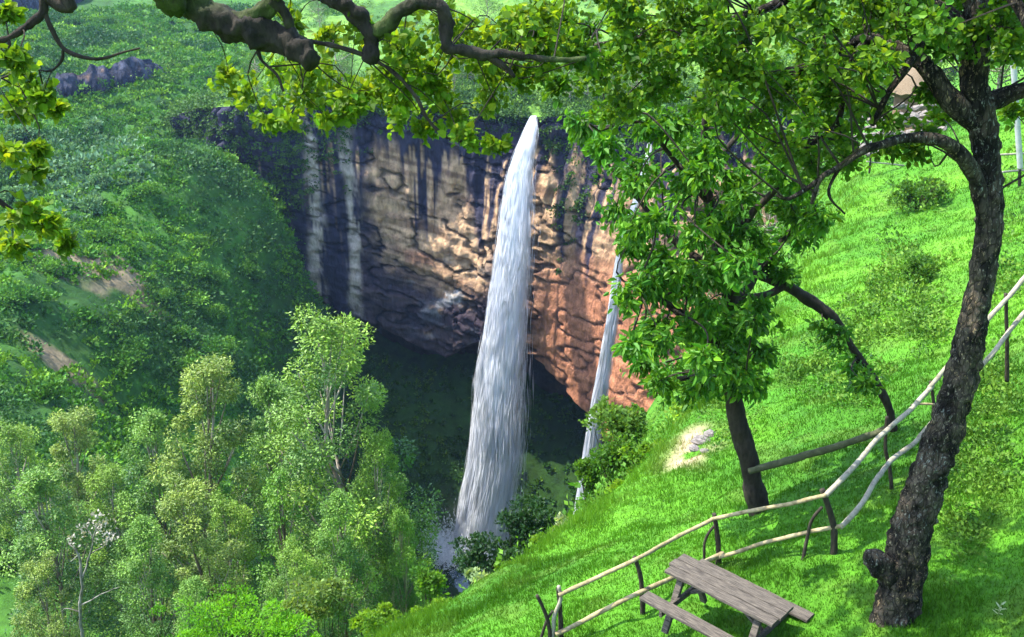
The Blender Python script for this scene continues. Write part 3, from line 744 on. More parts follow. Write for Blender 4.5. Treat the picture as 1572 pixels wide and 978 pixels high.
# ---- the big leaning tree
base = on_hill(1376, 946); TY = base[1]
t_root = empty('leaning_tree', base); org = base
tag(t_root, 'big dark tree with flaky speckled bark leaning over the picnic table', 'tree')
dn = []
trunkL = [(1366,985,48,TY - .05),(1374,945,43,TY),(1388,880,41,TY),(1403,800,38,TY + .02),(1437,700,34,TY + .05),(1470,600,31,TY + .1),(1493,500,28,TY + .15),(1511,400,25,TY + .2),(1521,300,24,TY + .25),(1509,200,27,TY + .3),(1495,120,27,TY + .3),(1500,40,24,TY + .35),(1490,-60,20,TY + .4),(1470,-200,14,TY + .3)]
trunkL = [(a_, b_, c_ * .75, d_) for a_, b_, c_, d_ in trunkL]
dn.append(limb('trunk', trunkL, 'lichen', t_root, org, 'speckled', 72, .025, .3, 11, 301))
limb('burl', [(1380,885,22,TY - .02),(1352,866,20,TY - .06),(1336,852,11,TY - .08),(1330,846,4,TY - .08)], 'lichen', [o_ for o_ in t_root.children if o_.name.startswith('trunk')][0], org, 'speckled', 24, .03, .5, 10, 303)
for k, L in enumerate([
    [(1514,350,10,TY + .2),(1500,285,12,TY + .2),(1476,245,12,TY + .1),(1440,215,9.5,TY),(1390,210,7.5,TY),(1335,228,6.5,TY - .1),(1290,255,5,TY - .1),(1256,277,4.2,TY - .2),(1246,312,3,TY - .2)],
    [(1505,190,18,TY + .3),(1466,160,16,TY + .3),(1425,108,14,TY + .4),(1390,78,12,TY + .6),(1330,58,9,TY + .8),(1270,88,7,TY + 1.),(1200,122,5,TY + 1.2),(1130,120,3.5,TY + 1.4)],
    [(1512,160,16,TY + .3),(1560,142,13,TY + .2),(1620,120,9,TY),(1700,80,6,TY)],
    [(1500,60,16,TY + .3),(1440,20,13,TY + .5),(1350,-20,11,TY + .8),(1240,-10,8,TY + 1.),(1120,30,6,TY + 1.2),(1000,50,4.5,TY + 1.5),(900,70,3,TY + 1.6)],
    [(1440,20,9,TY + .5),(1400,85,7,TY + .2),(1360,140,5,TY),(1338,190,4,TY)],
    [(1495,-60,13,TY + .4),(1540,-30,10,TY - .4),(1580,40,8,TY - .8),(1590,100,5,TY - .9)],
    [(1330,58,6,TY + .8),(1300,120,5,TY + .7),(1290,190,4,TY + .6),(1240,230,3,TY + .5)],
    [(1256,277,4,TY - .2),(1215,305,3,TY - .3),(1195,300,2,TY - .3)],
    [(1290,255,3,TY - .1),(1272,300,2.5,TY - .1),(1296,330,1.5,TY - .1)]]):
    dn.append(limb('limb', L, 'lichen' if k < 4 else 'dark', t_root, org, 'speckled', 14, .05, .35, 8, 310 + k, .12))
nodes = np.vstack([d_ for d_ in dn])
CLB = [(950,40,50),(930,110,45),(1020,30,55),(1030,105,50),(1100,50,55),(1110,125,50),(1180,30,55),(1190,120,55),(1255,60,50),(1270,150,50),(1330,25,50),
       (1330,110,40),(1240,210,45),(1300,225,34),(1365,185,28),(1400,30,50),(1455,35,45),(1520,25,50),(1560,85,34),(1425,145,22),(1160,180,34),(1215,165,36),(1380,100,30),(1555,170,18),(1130,-40,60),(1300,-50,60),(1450,-60,60),(880,50,45),(850,110,40),(900,90,45),(980,80,50),(1060,60,55),(1140,85,55),(1220,110,55),(1290,90,50),(1360,60,50),(1430,80,40),(1545,40,45),(1500,70,30),(1240,250,36),(1180,230,40),(1275,200,40),(1320,160,34),(1100,170,40),(1010,150,40),(940,160,34),(1460,-10,50),(1380,-10,50),(1240,-10,55),(1080,-10,55),(960,-10,55),(1560,10,40),(1415,40,34),(1350,225,24),(1395,185,24),(1420,205,18),(1445,180,18),(1375,225,24),(1410,230,18),(1300,200,30),(1500,-150,80),(1600,-40,70),(1660,60,60),(1420,-140,70),(1620,-180,80),(1720,-60,70),(1560,-260,80),(1680,160,50)]
cb = []
for c_, r_ in clumps_from(CLB, TY + .7, .7):          # gaps in the crown towards the hut
    y_ = c_[1] * _c - c_[2] * _s; px, py = CX + F * c_[0] / y_, CY - F * (c_[1] * _s + c_[2] * _c) / y_
    if min(math.hypot(px - 1393, py - 112) - 40, math.hypot(px - 1400, py - 172) - 30, math.hypot(px - 1470, py - 110) - 22) > 0: cb.append((c_, r_))
crown(t_root, org, cb, nodes, .076, (.065, .165, .012), 'leaf', 16, 8, .42, .4, .005, -.15, col2=(.17, .29, .018))

# ---- the tree whose limbs hang in from beyond the picture's edge
hb = np.array([-7.2, 4.6, 0.]); hb[2] = float(gorge_z(hb[0], hb[1])); hz = float(hill_z(np.array(hb[0]), np.array(hb[1]))); hb[2] = max(hz, hb[2])
o_root = empty('overhanging_tree', hb); org = hb
tag(o_root, 'mossy limbs with yellow green leaves hanging across the top of the view', 'tree')
dn = []
tp = np.array([hb - [0, 0, .3], hb * [1, 1, .5] + [.1, .1, 0], [-6.6, 5.0, -1.2], [-6.0, 5.4, .9], [-5.4, 5.8, 2.4]])
dn.append(limb('trunk', None, 'moss', o_root, org, 'bark', 24, .1, .4, 5, 401, 0, (tp, np.array([.42, .33, .28, .25, .22]))))
def off(p, *more): return [p] + list(more)
A0 = tp[-1]; 
def limb_w(P, r, kind='moss', **kw): dn.append(limb('limb', None, kind, o_root, org, 'bark', kw.get('seg', 26), .02, kw.get('rough', .75), 14, kw['seed'], kw.get('wob', .0), (np.array(P), np.array(r))))
YO = 7.2
def pm(px, py, r, y=YO): p = PY(px, py, y); return p, px_r(r, p)
def limb_mix(start, L, **kw):
    P = list(start[0]); r = list(start[1])
    for a in L: p, q_ = pm(*a); P.append(p); r.append(q_)
    limb_w(P, r, **kw)
limb_mix(([A0, A0 + [1.4, .8, .75]], [.2, .17]), [(215,-70,26,6.9),(262,-22,24),(300,8,23),(350,38,22),(400,54,21),(440,66,20),(480,92,17,7.1)], seed=402)
limb_mix(([A0, A0 + [1.2, .3, 1.3]], [.19, .16]), [(380,-130,20,6.8),(460,-50,17),(510,-5,14),(545,18,14),(565,45,13),(571,72,13),(569,96,11)], seed=403)
limb_mix(([pm(566,52,10)[0]], [pm(566,52,10)[1]]), [(590,42,11),(612,18,11),(640,4,11),(668,6,11),(682,24,11),(686,50,11),(690,74,10),(712,76,9),(745,85,8),(770,82,6),(800,86,5),(850,92,4),(900,90,3)], seed=404)
limb_mix(([pm(350,38,14)[0]], [pm(350,38,14)[1]]), [(395,20,13),(420,0,12),(432,-40,10),(450,-90,8)], seed=405)
limb_mix(([pm(420,0,10)[0]], [pm(420,0,10)[1]]), [(440,25,8),(448,50,6),(470,62,4)], seed=406)
limb_mix(([A0, A0 + [.4, .5, .7]], [.09, .07]), [(64,-60,9,6.6),(67,0,7,6.6),(64,22,6,6.6),(35,45,5.5,6.6),(5,62,5,6.6),(-40,75,5,6.5)], seed=407, kind='dark')
limb_mix(([pm(66,10,4,6.6)[0]], [pm(66,10,4,6.6)[1]]), [(80,45,4,6.6),(97,74,3.4,6.6),(125,87,3,6.6),(155,90,2.6,6.6),(190,80,2,6.6),(215,74,1.3,6.6)], seed=408, kind='dark', seg=8)
limb_mix(([pm(97,74,2.5,6.6)[0]], [pm(97,74,2.5,6.6)[1]]), [(95,92,2,6.6),(80,108,1.6,6.6),(60,108,1,6.6)], seed=409, kind='dark', seg=8)
limb_mix(([pm(14,62,3.5,6.6)[0]], [pm(14,62,3.5,6.6)[1]]), [(15,90,3,6.6),(18,112,2.4,6.6),(2,120,2,6.6)], seed=410, kind='dark', seg=8)
limb_mix(([pm(470,62,3.5)[0]], [pm(470,62,3.5)[1]]), [(540,80,3.4),(600,110,3.3),(640,150,3.2),(662,190,3),(690,215,2),(730,222,1.5)], seed=411, kind='dark', seg=8, wob=.08)
limb_mix(([pm(745,85,5)[0]], [pm(745,85,5)[1]]), [(772,100,4),(790,118,3)], seed=412, kind='dark', seg=8)
limb_mix(([pm(395,60,3)[0]], [pm(395,60,3)[1]]), [(400,90,2.6),(425,115,2.4),(435,140,2)], seed=413, kind='dark', seg=8)
limb_mix(([A0, A0 + [.1, .6, .1]], [.09, .07]), [(-90,170,8,6.6),(-60,240,6,6.6),(-10,300,4,6.6),(30,330,3,6.6)], seed=414, kind='dark')
nodes = np.vstack(dn[1:])
CLO = [(350,112,22),(395,140,30),(440,182,24),(408,186,20),(480,145,32),(520,190,30),(540,135,36),(590,100,36),(610,160,32),(560,50,26),(635,60,36),(700,30,40),
       (660,115,36),(690,180,26),(715,212,18),(760,222,13),(740,110,36),(780,45,42),(800,120,36),(840,30,45),(430,30,30),(500,60,22),(620,130,28),(650,200,16),(470,110,24),(545,165,24),(430,110,24),(500,110,30),(570,130,30),(640,100,30),(700,90,30),(760,70,30),(830,80,34),(680,140,26),(760,150,26),(730,60,34),(810,30,34),(600,60,26)]
CLL = [(35,120,24),(65,150,22),(30,165,26),(85,165,10),(15,235,22),(50,262,22),(35,310,30),(70,345,20),(100,375,14),(20,375,26),(25,90,18),(60,230,10),(8,20,14)]
cl = clumps_from(CLO, YO + .75, .35, 1.1) + clumps_from(CLL, 6.7, .25, .9)
crown(o_root, org, cl, nodes, .07, (.10, .20, .012), 'leaf', 15, 8, .44, .3, .0026, -.1, col2=(.24, .34, .02))

# ---- the dark-stemmed tree behind the fence
base = on_hill(1168, 786); TY = base[1]; org = base
s_root = empty('leafy_tree', base); tag(s_root, 'leafy tree with slim dark trunk standing just behind the fence', 'tree')
dn = [limb('trunk', [(1172,800,20,TY),(1162,765,17,TY),(1147,700,15,TY),(1131,640,14,TY),(1122,580,14,TY),(1124,520,13,TY),(1120,450,12,TY),(1104,380,10,TY),(1088,310,8,TY),(1080,230,6,TY),(1085,150,4,TY)], 'dark', s_root, org, 'dark_bark', 24, .05, .3, 4, 501)]
for k, L in enumerate([[(1124,540,9,TY),(1070,500,7,TY - .4),(1010,460,5,TY - .8),(975,440,3,TY - 1)], [(1118,440,8,TY),(1060,390,6,TY + .5),(1000,330,4,TY + .9),(940,260,3,TY + 1)],
    [(1106,385,8,TY),(1150,330,6,TY - .5),(1200,280,5,TY - .8),(1240,270,3,TY - 1)], [(1120,470,7,TY),(1150,440,6,TY + .4),(1170,400,4,TY + .6)], [(1088,310,5,TY),(1040,250,4,TY - .4),(980,190,3,TY - .8),(920,200,2,TY - .9)],
    [(1123,570,6,TY),(1080,570,5,TY - .6),(1040,580,3,TY - .9)], [(1123,560,6,TY),(1140,560,5,TY - .5),(1155,580,3,TY - .8)], [(1084,270,5,TY),(1130,210,4,TY + .5),(1160,160,3,TY + .8)]]):
    dn.append(limb('limb', L, 'dark', s_root, org, 'dark_bark', 10, .08, .3, 5, 510 + k, .15))
nodes = np.vstack(dn)
CLS = [(915,215,40),(985,180,45),(1065,200,50),(1145,190,50),(975,265,45),(1055,285,50),(1135,280,50),(1225,290,42),(990,340,45),(1075,360,50),(1155,360,45),(1210,335,36),(1255,330,24),
       (985,420,40,-.6),(1050,440,45,-.6),(1115,430,40,-.6),(1000,500,42,-.8),(1065,515,45,-.8),(1035,575,34,-.8),(1105,550,40,-.6),(1150,585,28,-.6),(995,560,28,-.8),(1150,470,30,.3),(945,320,22),(965,380,22),(960,460,26,-.6),(970,530,22,-.6),(1080,590,26,-.5),(1165,540,24,-.4),(1120,520,40,-1.2),(1105,470,40,-1.2),(1130,575,34,-1.),(1085,555,36,-1.),(1085,420,40,-1.3),(1125,390,40,-1.3),(1140,500,34,-1.1),(1010,585,26,-.8),(1060,600,24,-.8),(1165,590,22,-.8),(1060,240,45),(1180,240,45),(1110,330,45),(1030,400,45),(890,190,24)]
crown(s_root, org, clumps_from(CLS, TY, 1.1, .92), nodes, .132, (.055, .175, .012), 'glossy', 22, 9, .26, .7, .008, -.7, col2=(.14, .31, .016))

# ---- slim tree leaning across the slope
base = on_hill(1373, 662); TY = base[1]; org = base
l_root = empty('slanting_tree', base); tag(l_root, 'thin dark tree slanting from the fence into the leafy crown', 'tree')
dn = [limb('trunk', [(1377,680,7,TY),(1370,650,6,TY),(1362,620,6.5,TY),(1340,582,7,TY),(1305,530,6.5,TY),(1278,488,8.5,TY),(1245,462,9,TY),(1205,438,8,TY),(1165,422,7,TY),(1145,408,7,TY),(1136,380,6,TY),(1128,345,5,TY)], 'dark', l_root, org, 'dark_bark', 18, .05, .4, 5, 551)]
dn.append(limb('limb', [(1205,438,7,TY),(1180,452,6,TY - .2),(1150,455,4,TY - .3)], 'dark', l_root, org, 'dark_bark', 10, .06, .3, 5, 552))
dn.append(limb('limb', [(1165,422,6,TY),(1190,380,4,TY + .3),(1230,340,3,TY + .5),(1262,330,2,TY + .5)], 'dark', l_root, org, 'dark_bark', 10, .06, .3, 5, 553))
crown(l_root, org, clumps_from([(1140,400,32),(1175,390,30),(1225,360,28),(1200,420,20),(1130,350,30),(1285,515,24,-.3),(1310,555,24,-.3),(1330,590,18,-.3),(1270,500,16,-.3),(1250,350,20)], TY, .5), np.vstack(dn), .15, (.05, .16, .012), 'glossy', 16, 9, .26, .6, .008, -.6, col2=(.08, .2, .012))

# ------------------------------------------------------------------ the rustic fence
f0 = on_hill(985, 945); fence = empty('rail_fence', f0); forg = f0
tag(fence, 'rustic fence of crooked sticks and pale peeled poles crossing the slope', 'fence')
def stick(name, P, r, mat, parent, org, seg=10, seed=0, wob=.03, rough=.25):
    P = np.array(P, float); r = np.broadcast_to(r, (len(P),)).astype(float)
    V, q, t = tube(P, r, seg, .04, rough, 9, seed, wob); G = Geo(); G.add(V, q, t); return G.build(name, M[mat], parent, True, org)
def gpt(px, py, sink=.15):
    p = on_hill(px, py); return p - [0, 0, sink]
y1, y2, y3, y4 = on_hill(985,945)[1], on_hill(1097,868)[1], on_hill(1281,850)[1], on_hill(1371,752)[1]
y0 = on_hill(853,988)[1]; y5 = 13.6
# posts (px, py) from the foot to the top
for k, (L, r, m) in enumerate([
    ([(988,950,y1),(986,915,y1),(983,880,y1),(974,855,y1)], .035, 'post'),
    ([(1102,872,y2),(1103,845,y2),(1100,815,y2),(1096,788,y2)], .04, 'post'),
    ([(1082,852,y2),(1081,835,y2),(1088,818,y2),(1098,806,y2)], .022, 'post'),
    ([(1280,855,y3),(1281,818,y3),(1274,785,y3),(1262,752,y3)], .045, 'post'),
    ([(1233,852,y3 + .1),(1240,825,y3 + .1),(1246,800,y3 + .05),(1262,778,y3)], .024, 'post'),
    ([(1372,757,y4),(1366,720,y4),(1359,690,y4),(1361,640,y4)], .03, 'post'),
    ([(848,992,y0),(849,965,y0),(851,945,y0),(860,920,y0),(857,900,y0)], .03, 'white_pole'),
    ([(862,995,y0 + .05),(860,950,y0 + .05),(857,902,y0 + .05)], .035, 'post'),
    ([(846,990,y0),(842,960,y0),(833,932,y0),(824,914,y0)], .028, 'post'),
    ([(826,985,y0),(838,955,y0),(848,938,y0)], .02, 'post'),
    ([(1437,640,y4 + .6),(1432,610,y4 + .6),(1428,586,y4 + .6)], .028, 'post'),
    ([(1548,575,y5),(1546,520,y5),(1543,450,y5)], .03, 'post')]):
    P = [PY(*a) for a in L]; P[0] = P[0] - np.array([0, 0, .12])
    stick('post', P, np.linspace(r * 1.1, r * .85, len(P)), m, fence, forg, 10, 600 + k, .03)
for k, (L, r, m) in enumerate([
    ([(858,914,y0 - .05),(920,885,y0 + .15),(980,857,y1 - .05),(1040,824,y1 + .7),(1098,795,y2 - .05)], .03, 'pole'),
    ([(1092,797,y2 - .04),(1160,783,y2 - .3),(1220,771,y3 + .3),(1266,759,y3 - .05)], .03, 'pole'),
    ([(853,974,y0 - .05),(920,941,y0 + .1),(985,909,y1 - .06),(1050,878,y1 + .6),(1110,850,y2 - .06)], .034, 'pole'),
    ([(1088,860,y2 - .05),(1160,838,y2 - .35),(1230,820,y3 + .2),(1294,807,y3 - .05)], .03, 'pole'),
    ([(1268,760,y3 - .06),(1310,716,y3 + .4),(1352,670,y4 - .3),(1392,632,y4 + .1),(1430,592,y4 + .55)], .037, 'white_pole'),
    ([(1290,810,y3 - .06),(1318,778,y3 + .2),(1345,735,y3 + .7),(1372,703,y4 - .04),(1400,683,y4 + .2),(1414,668,y4 + .3)], .037, 'white_pole'),
    ([(1410,672,y4 + .3),(1460,615,y4 + .5),(1518,550,y4 + .6),(1552,505,y5 - .05),(1600,450,y5 + .2)], .036, 'white_pole'),
    ([(1426,596,y4 + .52),(1490,520,y4 + .6),(1545,460,y5 - .05),(1580,418,y5 + .1)], .036, 'white_pole'),
    ([(1398,622,y4 + .5),(1420,620,y4 + .5),(1445,622,y4 + .5)], .018, 'pole')]):
    stick('rail', [PY(*a) for a in L], r, m, fence, forg, 12, 640 + k, .05, .2)
# dark pole lodged between the tree and the fence
ts = on_hill(1168, 786)[1]; mp = PY(1250, 690, ts - .3)
tag(stick('fallen_pole', [PY(1150,724,ts - .22), PY(1220,704,ts - .5), PY(1300,680,ts - 1.0), PY(1362,658,y4 + .1)], [.055, .06, .055, .05], 'mossy', None, None, 12, 660, .05, .3),
    'dark mossy pole wedged between the leafy tree and the fence', 'pole')

# ------------------------------------------------------------------ the picnic table
B_, C_, A_, D_ = [PD(*a) for a in [(1053.5,854,1),(1225,931,1),(1014,869,1),(1179,959,1)]]
TH = 7.26
B_, C_, A_, D_ = [v * (TH / -v[2]) for v in (B_, C_, A_, D_)]
ctr = (A_ + B_ + C_ + D_) / 4; lx = unit((C_ - B_) + (D_ - A_)); lx[2] = 0; lx = unit(lx); ly = np.array([-lx[1], lx[0], 0])   # ly: towards the back bench
TL, TW_ = 1.62, .50
gz = float(hill_z(np.array(ctr[0]), np.array(ctr[1]), False)); Ht = -TH - gz
table = empty('picnic_table', [ctr[0], ctr[1], gz]); table.rotation_euler = (0, 0, math.atan2(lx[1], lx[0]))
tag(table, 'weathered grey wooden picnic table with attached bench on the grass', 'picnic table')
print('table height', Ht)
def beam(G, a, b, w, h, up=(0, 0, 1), ch=.006, seed=0):
    a = np.array(a, float); b = np.array(b, float); d = unit(b - a); s_ = unit(np.cross(d, np.array(up, float))); u_ = np.cross(s_, d)
    prof = [(-w + ch, -h), (w - ch, -h), (w, -h + ch), (w, h - ch), (w - ch, h), (-w + ch, h), (-w, h - ch), (-w, -h + ch)]
    k = max(2, int(np.linalg.norm(b - a) / .08)); V = []
    for t_ in np.linspace(0, 1, k):
        c_ = a + (b - a) * t_
        for p_ in prof: V.append(c_ + s_ * p_[0] + u_ * p_[1])
    V = np.array(V); V = V + (fbm(V * 7 + seed, 3, 700) - .5)[:, None] * np.array([.004, .012, .010])
    i = np.arange(k - 1)[:, None] * 8; j = np.arange(8)[None]
    Q = np.stack([i + j, i + 8 + j, i + 8 + (j + 1) % 8, i + (j + 1) % 8], -1).reshape(-1, 4)
    c0 = len(V); V = np.vstack([V, a, b]); jj = np.arange(8)
    T = np.vstack([np.c_[np.full(8, c0), jj, (jj + 1) % 8], np.c_[np.full(8, c0 + 1), (k - 1) * 8 + (jj + 1) % 8, (k - 1) * 8 + jj]])
    G.add(V, Q, T)
def plank(name, a, b, w, h, seed=0, up=(0, 0, 1)):
    G = Geo(); beam(G, a, b, w, h, up, .006, seed); return G.build(name, M['plank'], table)
hh = Ht
pw = TW_ / 3
for k in range(3):
    yc = (k - 1) * (pw + .004); e0, e1 = rng.normal(0, .012, 2)
    plank('plank', (-TL / 2 + e0, yc, hh - .02), (TL / 2 + e1, yc, hh - .02 + rng.normal(0, .003)), pw / 2 - .004, .021, k * 3.)
plank('seat', (-TL / 2 - .05, -.56, hh * .57), (TL / 2, -.56, hh * .57), .10, .02, 20.)
plank('seat', (-TL / 2 + .05, .56, hh * .57), (TL / 2 + .1, .56, hh * .57 - .02), .10, .02, 24.)
for sx in (-1, 1):
    xx = sx * (TL / 2 - .24)
    plank('leg', (xx, -.46, -.12), (xx, -.13, hh - .042), .03, .045, 30 + sx, (1, 0, 0))
    plank('leg', (xx, .46, -.12), (xx, .13, hh - .042), .03, .045, 34 + sx, (1, 0, 0))
    plank('crossbeam', (xx + .045, -.66, hh * .57 - .065), (xx + .045, .66, hh * .57 - .065), .02, .045, 38 + sx)
    plank('batten', (xx + .004, -.23, hh - .066), (xx + .004, .23, hh - .066), .03, .022, 42 + sx)
plank('brace', (-TL / 2 + .24, 0, hh * .57 - .10), (-.05, 0, hh - .05), .02, .035, 50, (0, 1, 0))
plank('brace', (TL / 2 - .24, 0, hh * .57 - .10), (.05, 0, hh - .05), .02, .035, 54, (0, 1, 0))

# ------------------------------------------------------------------ gum trees on the valley side
def gum_mesh(Ht, Rm, seed, puffs, per, lowest=.18, col1=(.075, .14, .028), col2=(.16, .23, .035), shape=.8):
    """returns (trunk Geo, crown Geo) in local coordinates"""
    r_ = np.random.default_rng(seed); T_ = Geo(); Cg = Geo()
    z = np.linspace(0, 1, 9); P = np.c_[np.cumsum(r_.normal(0, .012, 9)) * Ht, np.cumsum(r_.normal(0, .012, 9)) * Ht, z * Ht * .95]
    V, q, t = tube(P, Ht * .011 * (1 - z * .85) + .01, 8, 1., .15, 1, seed); T_.add(V, q, t, bark_color(V, 'gum', seed))
    pc = []; pr = []
    for k in range(puffs):
        h = lowest + (1 - lowest) * (r_.random() ** .85)
        prof = (np.sin(np.pi * np.clip((h - lowest) / (1.06 - lowest), 0, 1) ** shape)) ** .75
        rad = Rm * prof * (.1 + .9 * math.sqrt(r_.random())); an = r_.uniform(0, 6.283)
        ax = np.array([np.interp(h * .95, z, P[:, k2]) for k2 in (0, 1)])
        c_ = np.array([ax[0] + rad * math.cos(an), ax[1] + rad * math.sin(an), h * Ht])
        s_ = Rm * r_.uniform(.2, .4) * (.6 + .5 * (1 - h))
        pc.append(c_); pr.append(s_)
        if k % 2 == 0:
            h0 = max(lowest * .8, h - .16); st = np.array([np.interp(h0 * .95, z, P[:, 0]), np.interp(h0 * .95, z, P[:, 1]), h0 * Ht * .98])
            V, q, t = tube(np.array([st, (st + c_) / 2 + [0, 0, -.3], c_]), [.09 * (1.2 - h), .05, .015], 4, 1.); T_.add(V, q, t, bark_color(V, 'gum', seed + 1))
    pc.append(np.array([P[-1, 0], P[-1, 1], Ht * .97])); pr.append(Rm * .3)
    pc.append(np.array([P[-1, 0], P[-1, 1], Ht * .91])); pr.append(Rm * .36)
    pc = np.array(pc); pr = np.array(pr); nb_ = len(pc); n_ = nb_ * per; k = np.repeat(np.arange(nb_), per)
    d = unit(r_.normal(size=(n_, 3))); rad = pr[k] * (.35 + .65 * r_.random(n_) ** .7) * (.8 + .4 * vnoise(d * 2. + k[:, None] * 3.1, 3))
    Pp = pc[k] + d * rad[:, None] * [1, 1, 1.15]
    ax = unit(d * .9 + unit(r_.normal(size=(n_, 3))) * .8 + [0, 0, -.25]); nn = unit(d * 1.1 + unit(r_.normal(size=(n_, 3))) * .6 + [0, 0, .25])
    L = r_.uniform(.11, .25, n_)
    sunlit = np.clip(.15 + .8 * (pc[k, 2] / Ht - .35) + r_.normal(0, .3, nb_)[k], 0, 1)  # paler up the crown: sunlight on the tops put into leaf colour
    cl = mix(np.array(col1), np.array(col2), sunlit) * np.exp(r_.normal(0, .2, (n_, 1)))
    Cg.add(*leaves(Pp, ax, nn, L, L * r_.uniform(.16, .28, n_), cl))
    return T_, Cg
variants = []
for k, (H_, Rm, pf, per_, lo_, c1, c2, shp) in enumerate([(26, 4.0, 105, 390, .12, (.04, .115, .02), (.21, .35, .035), .8), (24, 3.2, 82, 370, .2, (.055, .115, .022), (.24, .33, .05), .9),
        (25, 3.6, 86, 370, .15, (.04, .115, .025), (.17, .32, .04), .7), (20, 1.9, 90, 100, .15, (.07, .18, .02), (.15, .30, .03), .8)]):
    T_, Cg = gum_mesh(H_, Rm, 800 + k, pf, per_, lo_, c1, c2, shp)
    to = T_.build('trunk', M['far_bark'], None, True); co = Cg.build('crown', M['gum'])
    variants.append((H_, to.data, co.data)); bpy.data.objects.remove(to); bpy.data.objects.remove(co)
GUMS = [ # top px, py, distance, variant, height, width scale, label
    (500,490,52,0,30,1.12,'tallest gum tree with pointed crown, standing nearest the waterfall'),
    (312,558,56,1,27,1.0,'gum tree with reddish pointed crown, second tallest of the grove'),
    (405,588,60,2,26,.95,'gum tree filling the gap between the two tallest gum trees'),
    (235,640,58,2,25,1.0,'rounded gum tree to the left of the reddish pointed one'),
    (92,635,62,1,25,1.05,'gum tree with pale yellow top near the left edge'),
    (412,742,46,3,20,.9,'slender bright green half-grown gum tree in front of the tallest one'),
    (55,735,50,2,22,1.15,'broad gum tree at the lower left edge of the grove'),
    (578,668,50,0,24,.72,'narrow gum tree joined to the right flank of the tallest one'),
    (165,720,60,0,22,.95,'low gum tree between the pale topped tree and the rounded tree'),
    (290,735,48,1,20,1.1,'gum tree below the reddish pointed one, lower middle of the grove'),
    (15,655,66,0,24,1.0,'gum tree cut off by the left edge of the picture'),
    (215,800,44,2,18,.95,'dusky gum tree just right of the bare pale tree'),
    (610,790,47,2,18,.6,'last low gum tree beside the waterfall foot'),
    (345,770,52,0,20,.95,'gum tree behind the slender bright green half-grown one'),
    (520,760,44,2,19,.85,'dark gum tree below the tallest one'),
    (70,860,42,1,14,1.0,'short gum tree in the bottom left corner'),
    (450,840,42,0,14,.95,'short gum tree right of the slender bright green one'),
    (300,890,38,2,11,1.0,'short gum tree above the bright green feathery crown')]
for k, (px, py, y, v, H_, ws, lab) in enumerate(GUMS):
    p = PY(px, py, y); H0, tm, cm = variants[v]; sc_ = H_ / H0
    r_ = empty('gum_tree', p - [0, 0, H_]); r_.scale = (sc_ * ws, sc_ * ws, sc_); r_.rotation_euler = (0, 0, k * 1.9)
    tag(r_, lab, 'tree', 'gum trees on the valley side')
    for nm, me in (('trunk', tm), ('crown', cm)):
        o = bpy.data.objects.new(nm, me); col.objects.link(o); o.parent = r_
# valley-side ground under the gums is part of gorge_terrain; bare pale tree among them
b0 = PY(125, 1010, 40); dt = empty('bare_tree', b0); tag(dt, 'half dead tree with bare whitish branches among the gum trees', 'tree')
def dpts(L): return [PY(a, b, 40 + c_) for a, b, c_ in L]
for nm, L, r in [('trunk', [(128,1010,0),(124,940,0),(126,890,0),(122,850,.2),(108,835,.3)], [.17,.14,.12,.09,.04]),
    ('limb', [(126,890,0),(140,850,0),(142,825,-.2),(152,798,-.3)], [.1,.08,.06,.02]), ('limb', [(140,850,0),(160,835,.2),(172,815,.4)], [.06,.045,.015]),
    ('limb', [(124,930,0),(150,915,-.3),(185,900,-.5)], [.06,.045,.015]), ('limb', [(122,850,.2),(106,862,0),(104,830,0)], [.05,.04,.015]), ('limb', [(124,940,0),(100,935,0),(96,955,0)], [.05,.03,.012]),
    ('limb', [(142,825,-.2),(132,808,0),(120,812,0)], [.04,.03,.012])]:
    V, q, t = tube(np.array(dpts(L)), np.array(r) * .62, 7, .2, .2, 3, 850, .3); G = Geo(); G.add(V, q, t, bark_color(V, 'pale', 850)); G.build(nm, M['far_bark'], dt, True, b0)
G = Geo(); cs = np.array(dpts([(150,800,-.3),(165,812,.2),(135,815,0),(170,835,.3),(120,830,.2),(158,825,0)]))
V, Q_, T_, C_ = bush_leaves(cs, np.full(len(cs), .5), 34, np.full(len(cs), .16), np.tile(np.array([[.36, .33, .27]]), (len(cs), 1))); G.add(V, Q_, T_, C_); G.build('seed_heads', M['gum'], dt, False, b0)['kind'] = 'stuff'

